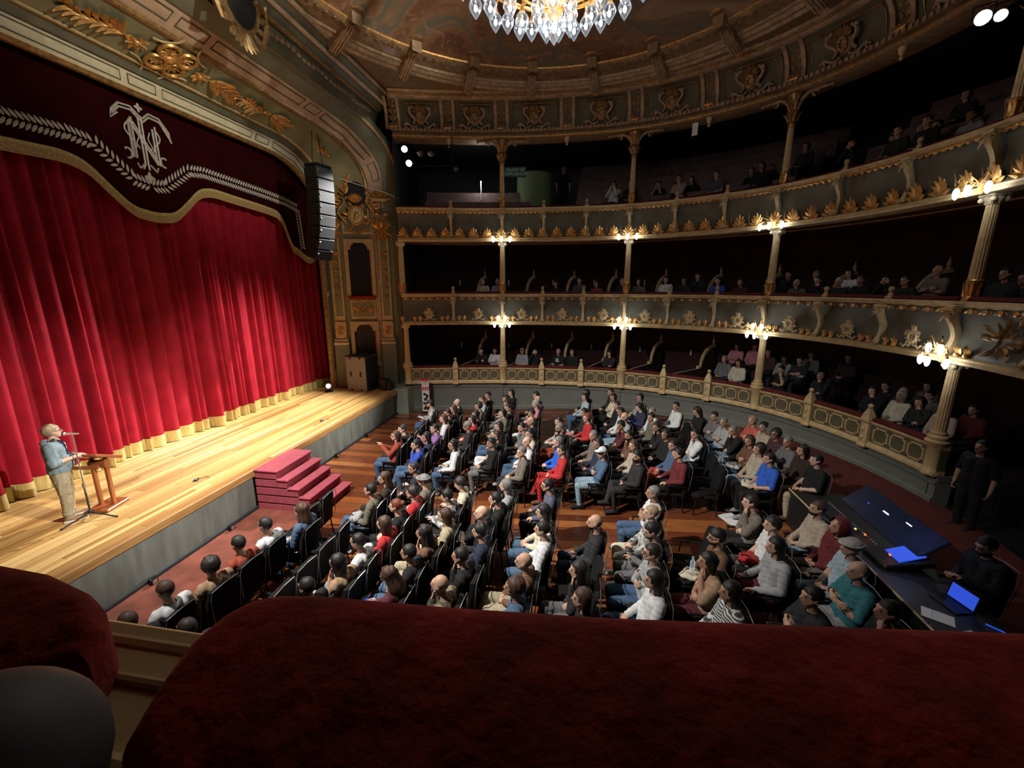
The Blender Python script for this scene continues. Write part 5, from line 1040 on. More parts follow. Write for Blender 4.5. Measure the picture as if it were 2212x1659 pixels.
def make_body(key, bones, head, hyaw=0, hpitch=0, hands=(), balls=(), voxel=.0135, hem=.545, belt=.60, headscale=1.0):
    b = MB(); H = Matrix.Translation(head) @ Matrix.Rotation(hyaw, 4, 'Z') @ Matrix.Rotation(hpitch, 4, 'Y') @ Matrix.Scale(headscale, 4); HEADM[key] = H
    for (p0, r0, p1, r1, lb) in bones: cone_bone(b, p0, r0, p1, r1)
    for (c, r, lb) in balls: b.ball(c, r, 14, 10)
    h3 = H.to_3x3(); hb = lambda p: H @ Vector(p)
    b.ball(hb((.015, 0, .03)), (.098, .078, .098), 16, 12, h3)
    for (p0, r0, p1, r1) in (((-.045, 0, .0), .060, (-.062, 0, -.08), .036), ((-.02, .035, -.03), .04, (-.05, .02, -.075), .028), ((-.02, -.035, -.03), .04, (-.05, -.02, -.075), .028), ((-.096, 0, .025), .011, (-.120, 0, -.018), .017), ((-.086, -.035, .043), .016, (-.086, .035, .043), .016), ((-.094, -.018, -.052), .012, (-.094, .018, -.052), .012)): cone_bone(b, hb(p0), r0 * headscale, hb(p1), r1 * headscale, 8)
    for sd in (-1, 1): b.ball(hb((.012, sd * .08, .0)), (.024, .014, .034), 8, 6, h3)
    me = b.mesh('tmp', []); o = bpy.data.objects.new('tmp', me); COL.objects.link(o)
    m = o.modifiers.new('r', 'REMESH'); m.mode = 'VOXEL'; m.voxel_size = voxel; m2 = o.modifiers.new('s', 'SMOOTH'); m2.factor = .5; m2.iterations = 3
    dg = bpy.context.evaluated_depsgraph_get(); ev = bpy.data.meshes.new_from_object(o.evaluated_get(dg)); bpy.data.objects.remove(o)
    N = len(ev.vertices); co = np.empty(N * 3); ev.vertices.foreach_get('co', co); co = co.reshape(-1, 3); nv = np.empty(N * 3); ev.vertex_normals.foreach_get('vector', nv); nv = nv.reshape(-1, 3)
    F = [tuple(p.vertices) for p in ev.polygons]; fc = np.array([co[list(f)].mean(0) for f in F]); bpy.data.meshes.remove(ev)
    labs = []; best = np.full(len(F), 9.0); bi = np.zeros(len(F), int)
    allb = list(bones) + [(c, r[0] if isinstance(r, tuple) else r, c, r[0] if isinstance(r, tuple) else r, lb) for c, r, lb in balls] + [(tuple(hb((.015, 0, .03))), .095, tuple(hb((-.04, 0, -.06))), .05, 'head')]
    for i, (p0, r0, p1, r1, lb) in enumerate(allb):
        labs.append(lb); a = np.array(p0, float); d = np.array(p1, float) - a; L2 = d @ d; t = np.clip(((fc - a) @ d) / L2, 0, 1) if L2 > 1e-9 else np.zeros(len(F))
        dd = np.linalg.norm(fc - (a + t[:, None] * d), axis=1) - (r0 + (r1 - r0) * t); k = dd < best; best[k] = dd[k]; bi[k] = i
    lab = np.array([labs[i] for i in bi])
    out = MB(); out.v = [tuple(c) for c in co]; out.f = F; out.m = [0] * len(F)
    out.mi = 1
    for sd in (-1, 1): out.ball(hb((-.087, sd * .033, .014)), (.009, .014, .008), 8, 5, h3)
    out.mi = 2; out.ball(hb((-.103, 0, -.053)), (.007, .024, .009), 8, 5, h3); out.mi = 0
    for hd_ in hands: hand(out, *hd_)
    BODY[key] = out.mesh('body', [M_any, M_eye, M_lip], 2)
    def shell(mask, off, name, wr=.004):
        fs = [F[i] for i in np.nonzero(mask)[0]]
        if not fs: return None
        ids = sorted({v for f in fs for v in f}); mp = {v: i for i, v in enumerate(ids)}; ii = np.array(ids); c = co[ii]
        w_ = wr * (np.sin(c[:, 2] * 55 + c[:, 0] * 40) * np.sin(c[:, 1] * 47 + c[:, 2] * 23 + 1.3) + np.sin(c[:, 0] * 90 + c[:, 1] * 60) * .5)
        sh = MB(); sh.v = [tuple(p) for p in c + nv[ii] * (off + w_)[:, None]]; sh.f = [tuple(mp[v] for v in f) for f in fs]; sh.m = [0] * len(fs)
        return sh.mesh(name, [M_any], 2)
    tor = lab == 'torso'; arm = lab == 'uarm'; far = lab == 'farm'; leg = lab == 'legs'; hi = fc[:, 2] > hem
    SHIRT[key, 'l'] = shell((tor & hi) | arm | far | (leg & (fc[:, 2] > hem + .03) & (fc[:, 0] > -.1)), .014, 'shirt'); SHIRT[key, 's'] = shell((tor & hi) | arm, .014, 'shirt')
    if key == 'talk':
        fr_c = (np.abs(fc[:, 1]) < .085) & (fc[:, 0] < -.03); SHIRT[key, 'tee'] = shell(tor & fr_c & (fc[:, 2] > hem), .010, 'tee'); SHIRT[key, 's'] = shell(((tor & hi) & ~fr_c) | arm | (far & (fc[:, 0] > -.08)), .024, 'jacket', .006)
    SLACKS[key] = shell(leg | (tor & (fc[:, 2] < belt)), .009, 'trousers'); SHOES[key] = shell(lab == 'shoe', .007, 'shoes', 0)
def seated(key, arms, hyaw=0, hpitch=0, lean=0.0, cross=False, female=False):
    lx = lean; pel, sp, chs = (0, 0, .54), (.04 - lx * .4, 0, .75), (.09 - lx, 0, .95); B = []
    for s in (-1, 1):
        B += [((0, s * .085, .55), .115, (sp[0], s * .075, sp[2]), .10, 'torso'), ((sp[0], s * .075, sp[2]), .10, (chs[0], s * .085, chs[2]), .105, 'torso'), ((chs[0], s * .085, chs[2]), .10, (chs[0] + .005, s * .165, 1.01), .066, 'torso')]
        kx = (-.44, s * .125, .53); an = (-.40, s * .13, .11)
        if cross and s > 0: kx = (-.44, -.02, .64); an = (-.56, -.17, .33)
        B += [((-.02, s * .095, .53), .10, kx, .068, 'legs'), (kx, .066, an, .045, 'legs'), ((an[0] + .03, an[1], an[2] - .05), .043, (an[0] - .17, an[1] - (.02 if cross and s > 0 else -.02 * s), an[2] - (.07 if not (cross and s > 0) else .04)), .034, 'shoe')]
        sh = Vector((chs[0] + .005, s * .185, 1.0)); el, wr = Vector(arms[s][0]), Vector(arms[s][1]); B += [(tuple(sh), .060, tuple(el), .047, 'uarm'), (tuple(el), .046, tuple(wr), .031, 'farm')]
    B += [((chs[0], 0, 1.0), .085, (chs[0] - .01, 0, 1.05), .06, 'torso'), ((chs[0], 0, 1.04), .056, (chs[0] - .04 - lx * .3, 0, 1.15), .053, 'neck')]
    hd = (chs[0] - .045 - lx * .4, 0, 1.235 - lx * .15)
    hs = []
    for s in (-1, 1):
        el, wr = Vector(arms[s][0]), Vector(arms[s][1]); d = arms[s][2] if len(arms[s]) > 2 else (wr - el); u = arms[s][3] if len(arms[s]) > 3 else (0, 0, 1); hs.append((wr, d, u, s))
    make_body(key, B, hd, hyaw, hpitch, hs)
LAP = {-1: ((.02, -.25, .72), (-.20, -.09, .66), (-.6, .7, -.1)), 1: ((.02, .25, .72), (-.22, .06, .67), (-.6, -.7, -.1))}
THIGH = {-1: ((.02, -.26, .73), (-.24, -.15, .66), (-1, .1, -.1)), 1: ((.02, .26, .73), (-.25, .15, .66), (-1, -.1, -.1))}
CROSS = {-1: ((-.02, -.25, .76), (-.13, .06, .80), (.2, .9, .2), (-1, 0, .2)), 1: ((-.02, .25, .76), (-.16, -.06, .84), (.2, -.9, .2), (-1, 0, .2))}
CHIN = {-1: ((-.10, -.17, .76), (-.10, -.07, 1.05), (.1, .3, .8), (-1, 0, .2)), 1: ((-.02, .25, .74), (-.16, -.03, .77), (.0, -.9, .1), (-.6, 0, .8))}
PHONE = {-1: ((-.08, -.20, .80), (-.30, -.06, 1.0), (-.6, .2, .7), (.7, 0, .6)), 1: ((-.06, .22, .78), (-.29, .05, .96), (-.6, -.2, .7), (.7, 0, .6))}
PHLOW = {-1: ((-.02, -.24, .74), (-.26, -.06, .80), (-.8, .3, .3), (.3, 0, .9)), 1: ((.0, .25, .73), (-.24, .06, .76), (-.8, -.3, .3), (.3, 0, .9))}
FACE = {-1: ((-.16, -.18, .85), (-.08, -.07, 1.13), (.1, .2, .9), (-1, 0, .2)), 1: ((-.16, .18, .85), (-.08, .07, 1.12), (.1, -.2, .9), (-1, 0, .2))}
POSES = {'lap': dict(arms=LAP), 'thigh': dict(arms=THIGH, lean=.03), 'cross': dict(arms=CROSS), 'chin': dict(arms=CHIN, lean=.05, cross=True), 'legx': dict(arms=LAP, cross=True), 'phone': dict(arms=PHONE, hpitch=.08), 'phlow': dict(arms=PHLOW, hpitch=-.35, lean=.04), 'face': dict(arms=FACE, lean=.04)}
HY = {'a': 0.0, 'b': .55}
for k, d in POSES.items():
    for hk, hy in HY.items():
        if k in ('face', 'phlow') and hk == 'b': continue
        seated(k + hk, hyaw=hy, **d)
def standing(key, arms, hyaw=0, hpitch=0, belly=0, stance=.11, wide=1.0, hem=.86, belt=.98, voxel=.0135):
    B = []
    for s in (-1, 1):
        B += [((0, s * .08, .95), .115 * wide, (0, s * .075, 1.12), .105 * wide, 'torso'), ((0, s * .075, 1.12), .105 * wide, (.01, s * .09, 1.33), .11 * wide, 'torso'), ((.01, s * .09, 1.33), .105, (.02, s * .17 * wide, 1.40), .07, 'torso'),
              ((0, s * .09, .90), .11 * wide, (-.02, s * (stance), .50), .072 * wide, 'legs'), ((-.02, s * stance, .50), .070 * wide, (.01, s * stance, .11), .052 * wide, 'legs'), ((.03, s * stance, .05), .045, (-.17, s * (stance + .03), .035), .036, 'shoe')]
        el, wr = Vector(arms[s][0]), Vector(arms[s][1]); B += [((.02, s * .19 * wide, 1.385), .064, tuple(el), .05, 'uarm'), (tuple(el), .047, tuple(wr), .032, 'farm')]
    B += [((.02, 0, 1.40), .085, (.015, 0, 1.44), .06, 'torso'), ((.015, 0, 1.43), .058, (-.01, 0, 1.54), .056, 'neck')]
    hs = []
    for s in (-1, 1): el, wr = Vector(arms[s][0]), Vector(arms[s][1]); hs.append((wr, arms[s][2] if len(arms[s]) > 2 else wr - el, arms[s][3] if len(arms[s]) > 3 else (0, s, .2), s))
    make_body(key, B, (-.02, 0, 1.625), hyaw, hpitch, hs, [((-.07, 0, 1.08), (.15, .17, .17), 'torso')] if belly else [], voxel, hem, belt)
standing('stand', {-1: ((.03, -.27, 1.12), (-.02, -.27, .86)), 1: ((.03, .27, 1.12), (-.02, .27, .86))})
standing('talk', {-1: ((.02, -.29, 1.13), (-.25, -.12, 1.12), (-.8, .5, .1), (-.2, -.5, .8)), 1: ((.02, .29, 1.13), (-.24, .10, 1.15), (-.7, -.6, .1), (-.2, .5, .8))}, hyaw=.35, hpitch=.05, belly=1, stance=.13, wide=1.12, voxel=.010)
# ---------------- hair and hats, in head space (facing -X)
def cranial(rad, keep, bump=0, n=26, m=18, seed=0, c=(.015, 0, .03), freq=30):
    b = MB(); b.ball((0, 0, 0), rad, n, m); r2 = random.Random(seed); o = MB()
    vs = []
    for v in b.v:
        k = 1 + bump * (math.sin(v[0] * freq * 1.7 + v[2] * freq + seed) * math.sin(v[1] * freq * 1.3 - v[2] * freq * .8) + .5 * math.sin(v[0] * freq * 2.9 + v[1] * freq * 2.1)); vs.append((v[0] * k + c[0], v[1] * k + c[1], v[2] * k + c[2]))
    fs = [f for f in b.f if keep(*[sum(vs[i][a] for i in f) / len(f) for a in range(3)])]
    ids = sorted({i for f in fs for i in f}); mp = {v: i for i, v in enumerate(ids)}; o.add([vs[i] for i in ids], [tuple(mp[i] for i in f) for f in fs]); return o
def kshort(x, y, z): return z > (.072 if x < -.045 else (.03 + (-.045 - x) * 1.0 if x < -.02 else (.005 if x < .03 else -.055)))
def kfringe(x, y, z): return x > -.005 and -.06 < z < .055
HAIR = {}
HAIR['short'] = cranial((.107, .086, .106), kshort, .02).mesh('hair', [M_any], 2)
HAIR['wavy'] = cranial((.118, .096, .116), kshort, .06, seed=2).mesh('hair', [M_any], 2)
HAIR['fringe'] = cranial((.103, .084, .10), kfringe, .02).mesh('hair', [M_any], 2)
HAIR['bald'] = cranial((.1005, .081, .099), lambda x, y, z: x > .045 and -.06 < z < .03, .0).mesh('hair', [M_any], 2)
def longhair(L, w_=.10, bump=.03, seed=1):
    o = cranial((.112, .092, .112), lambda x, y, z: z > (.068 if x < -.05 else (.0 if x < -.015 else -.05)), bump, seed=seed); n = 22; rows = 9; vs = []
    for i in range(rows):
        t = i / (rows - 1); z = .05 - (L + .05) * t; rr_ = w_ * (1.0 + .12 * math.sin(t * 5 + seed) - .25 * t * t)
        for k in range(n):
            a = math.radians(-112 + 224 * k / (n - 1)); r_ = rr_ * (1 + bump * math.sin(k * 2.1 + seed)); vs.append((.02 + r_ * math.cos(a) * .95 + .02 * t, r_ * math.sin(a) * .93, z))
    for i in range(rows):
        t = i / (rows - 1); z = .05 - (L + .05) * t; rr_ = w_ * (.55 - .1 * t)
        for k in range(n): a = math.radians(-112 + 224 * k / (n - 1)); vs.append((.03 + rr_ * math.cos(a) * .8 + .02 * t, rr_ * math.sin(a) * 1.1, z))
    R_ = rows * n; fs = [(i * n + k, i * n + k + 1, (i + 1) * n + k + 1, (i + 1) * n + k) for i in range(rows - 1) for k in range(n - 1)]; fs += [tuple(R_ + j for j in f[::-1]) for f in fs]
    fs += [((rows - 1) * n + k, (rows - 1) * n + k + 1, R_ + (rows - 1) * n + k + 1, R_ + (rows - 1) * n + k) for k in range(n - 1)]
    for e in (0, n - 1): fs += [(i * n + e, (i + 1) * n + e, R_ + (i + 1) * n + e, R_ + i * n + e) for i in range(rows - 1)]
    o.add(vs, fs); return o.mesh('hair', [M_any], 2)
HAIR['long'] = longhair(.30); HAIR['bob'] = longhair(.13, .105); HAIR['curly'] = cranial((.122, .108, .120), lambda x, y, z: z > (.072 if x < -.05 else (-.02 if x < 0 else -.09)), .07, seed=3, c=(.03, 0, .03), freq=45).mesh('hair', [M_any], 2)
HAIR['longcurly'] = longhair(.26, .125, .09, 4)
HAIR['bun'] = cranial((.106, .086, .106), lambda x, y, z: kshort(x + .0, y, z), .015).ball((.12, 0, .06), (.045, .05, .045), 10, 8).mesh('hair', [M_any], 2)
HAIR['cap'] = cranial((.112, .091, .112), lambda x, y, z: z > .055, 0).lathe([(.085, 0), (.088, .008), (.0, .016)], 16, (-.075, 0, .055), Matrix.Diagonal((1.15, .95, 1))).mesh('hat', [M_any], 2)
HAIR['hat'] = cranial((.122, .108, .105), lambda x, y, z: z > .06, .01).lathe([(.125, 0), (.135, .004), (.12, .02)], 20, (.0, 0, .052), Matrix.Diagonal((1.15, .95, 1))).mesh('hat', [M_any], 2)
HAIR['beanie'] = cranial((.115, .094, .118), lambda x, y, z: z > (.045 if x < 0 else -.02), .015).mesh('hat', [M_any], 2)
HAIR['hood'] = cranial((.15, .13, .15), lambda x, y, z: x > -.06 and z > -.14, .02, c=(.02, 0, .0)).mesh('hood', [M_any], 2)
BEARD = cranial((.066, .062, .06), lambda x, y, z: z < -.05 and x < .0, .03, c=(-.045, 0, -.062)).mesh('beard', [M_any], 2)
gm = MB()
for sd in (-1, 1): gm.tube([(-.108, sd * .034 + .024 * math.cos(a), .014 + .019 * math.sin(a)) for a in [2 * PI * i / 10 for i in range(10)]], .0035, 4, closed=True); gm.tube([(-.105, sd * .058, .018), (0, sd * .086, .012)], .003, 4)
gm.tube([(-.11, -.01, .018), (-.11, .01, .018)], .003, 4); GLASS = gm.mesh('glasses', M_['blackm'])
# ---------------- cloth, hair and skin colours
CC = dict(black=(.006, .006, .007), charcoal=(.018, .018, .020), grey=(.13, .13, .135), lightgrey=(.30, .31, .32), white=(.62, .63, .64), cream=(.55, .50, .38), red=(.42, .02, .025), darkred=(.13, .015, .02), rust=(.28, .05, .025), maroon=(.08, .012, .018), blue=(.03, .07, .42), royal=(.02, .10, .50), denim=(.06, .11, .19), palejeans=(.22, .31, .38), jeans=(.045, .09, .17), navy=(.018, .022, .05), slate=(.08, .09, .14), olive=(.13, .125, .085), khaki=(.38, .33, .22), tan=(.34, .22, .13), brown=(.14, .065, .035), darkbrown=(.03, .016, .012), beige=(.40, .33, .26), pink=(.50, .20, .25), purple=(.26, .11, .32), lilac=(.42, .33, .50), teal=(.03, .16, .19), coral=(.48, .10, .07), paleblue=(.34, .42, .48), camo=(.16, .13, .09), plum=(.06, .02, .03), greybrown=(.16, .135, .11), stripe=(.3, .3, .3), pattern=(.25, .25, .26), greyblue=(.20, .27, .31), turq=(.15, .36, .38))
CM = {}
def cloth(c):
    if c not in CM:
        if c in ('stripe', 'pattern', 'camo'):
            m = mat(c + '_cloth', (.05, .05, .05) if c != 'camo' else (.05, .04, .025), .85, col2=(.6, .6, .58) if c != 'camo' else (.26, .2, .12), scale=14 if c != 'stripe' else 1, detail=2); CM[c] = m
            if c == 'stripe':
                N = m.node_tree.nodes; wv = N.new('ShaderNodeTexWave'); wv.bands_direction = 'Z'; wv.inputs['Scale'].default_value = 9; tc = [n for n in N if n.type == 'TEX_COORD'][0]; m.node_tree.links.new(tc.outputs['Object'], wv.inputs[0]); rp = [n for n in N if n.type == 'VALTORGB'][0]; m.node_tree.links.new(wv.outputs['Fac'], rp.inputs[0])
        else: CM[c] = mat(c + '_cloth', CC[c], .85, var=.12, scale=14, bump=.12, bscale=50)
    return CM[c]
HC = dict(black=(.008, .007, .007), dark=(.018, .012, .010), brown=(.06, .03, .018), auburn=(.14, .035, .015), grey=(.18, .175, .17), silver=(.36, .35, .34), blond=(.34, .25, .15), white=(.6, .65, .7), red=(.22, .05, .02), cream=(.5, .45, .33), darkred=(.13, .015, .02), navy=(.02, .02, .05))
HM = {k: mat(k + '_hair', v, .55, var=.3, scale=18, bump=.3, bscale=60, stretch=(1, 1, .3)) for k, v in HC.items()}
SK = [mat('skin_tone_%d' % i, c, .55, var=.08) for i, c in enumerate(((.60, .38, .28), (.50, .30, .21), (.40, .22, .145), (.28, .14, .09)))]
def setm(o, m): o.material_slots[0].link = 'OBJECT'; o.material_slots[0].material = m
PN = [0]
def person(pose, loc, rz, hair, top, bot, shoe, label, sleeve='l', skin=None, beard=None, glasses=False, scale=1.0, group=None, legs=True, cover=None):
    PN[0] += 1; r_ = random.Random(PN[0] * 7); o = put('person', BODY[pose], None, M=T(*loc, rz, scale), label=label, cat='person', group=group)
    setm(o, SK[skin if skin is not None else r_.choice([0, 0, 1, 1, 1, 2])])
    c = put('shirt', SHIRT[pose, sleeve], o); setm(c, cloth(top))
    if legs:
        c = put('trousers', SLACKS[pose], o); setm(c, cloth(bot)); c = put('shoes', SHOES[pose], o); setm(c, cloth(shoe))
    st, hc = hair.split(':'); nm = 'hat' if st in ('cap', 'hat', 'beanie') else 'hood' if st == 'hood' else 'hair'
    c = put(nm, HAIR[st], o, M=HEADM[pose]); setm(c, HM[hc])
    if st in ('cap', 'hat', 'beanie'): c = put('hair', HAIR['fringe'], o, M=HEADM[pose]); setm(c, HM['dark' if hc != 'silver' else 'grey'])
    if beard: c = put('beard', BEARD, o, M=HEADM[pose]); setm(c, HM[beard])
    if glasses: put('glasses', GLASS, o, M=HEADM[pose])
    return o
# ---------------- pixel rays (only used to read plan positions off the photograph)
def pxray(x, y): return fwd + rgt * ((x - 1106) / FPX) + upv * ((829.5 - y) / FPX)
def floor_at(x, y, hh):
    r = pxray(x, y); z = hh
    for _ in range(8): q = EYE + r * ((z - EYE.z) / r.z); z = fz(q.x) + hh
    return q
# ---------------- stalls chairs
CHP = {}
b = MB(); vs = []
for (z, x) in ((.40, .0), (.62, .02), (.85, .06), (.97, .085), (1.0, .09)):
    wd = .235 if z < .95 else .2
    for k in range(7): t = (k - 3) / 3; vs.append((x - .025 * t * t + .0, t * wd, z - .02 * t * t)); 
    for k in range(6, -1, -1): t = (k - 3) / 3; vs.append((x - .025 * t * t + .06, t * wd, z - .02 * t * t))
b.add(vs, [(i * 14 + k, i * 14 + (k + 1) % 14, i * 14 + 14 + (k + 1) % 14, i * 14 + 14 + k) for i in range(4) for k in range(14)] + [tuple(range(13, -1, -1)), tuple(range(56, 70))])
CHP['backrest'] = b.mesh('backrest', M_['blackf'], True)
CHP['seat'] = MB().bbox((-.22, 0, .41), (.46, .46, .07), .025).mesh('seat', M_['blackf'], True)
ARM = MB().bbox((-.16, 0, .63), (.36, .05, .03), .012).tube([(-.30, 0, .62), (-.32, 0, .44)], .012, 5).mesh('armrest', M_['blackm'], True)
LEGF = MB().tube([(0, 0, .42), (-.03, 0, .0)], .013, 6).mesh('leg', M_['blackm']); LEGB = MB().tube([(0, 0, .42), (.05, 0, .0)], .013, 6).mesh('leg', M_['blackm'])
PIPE = MB().tube([(.115, -.2, .5), (.155, -.235, .9), (.16, -.2, 1.0), (.165, 0, 1.02), (.16, .2, 1.0), (.155, .235, .9), (.115, .2, .5)], .006, 5).mesh('back_trim', M_['chrome'])
def stalls_chair(x, y, rz, label):
    o = thing('theatre_chair', label, 'chair', (x, y, fz(x)), rz, 'black chairs in the stalls')
    put('seat', CHP['seat'], o, M=T(.09)); put('backrest', CHP['backrest'], o, M=T(.09)); put('back_trim', PIPE, o, M=T(.09))
    for s in (-1, 1): put('armrest', ARM, o, M=T(.09, s * .255)); put('leg', LEGF, o, M=T(-.28, s * .2)); put('leg', LEGB, o, M=T(.09, s * .2))
    return o
A_ = (780, 830, 5.53); B_ = (1150, 830, 5.53); C_ = (1450, 830, 5.53); E_ = (600, 1000, 4.366); F_ = (1000, 1020, 4.424); G_ = (1400, 1020, 4.254); K_ = (200, 1050, 3.95); H_ = (1750, 1020, 4.366)
CR_ = dict(A=A_, B=B_, C=C_, E=E_, F=F_, G=G_, K=K_, H=H_)
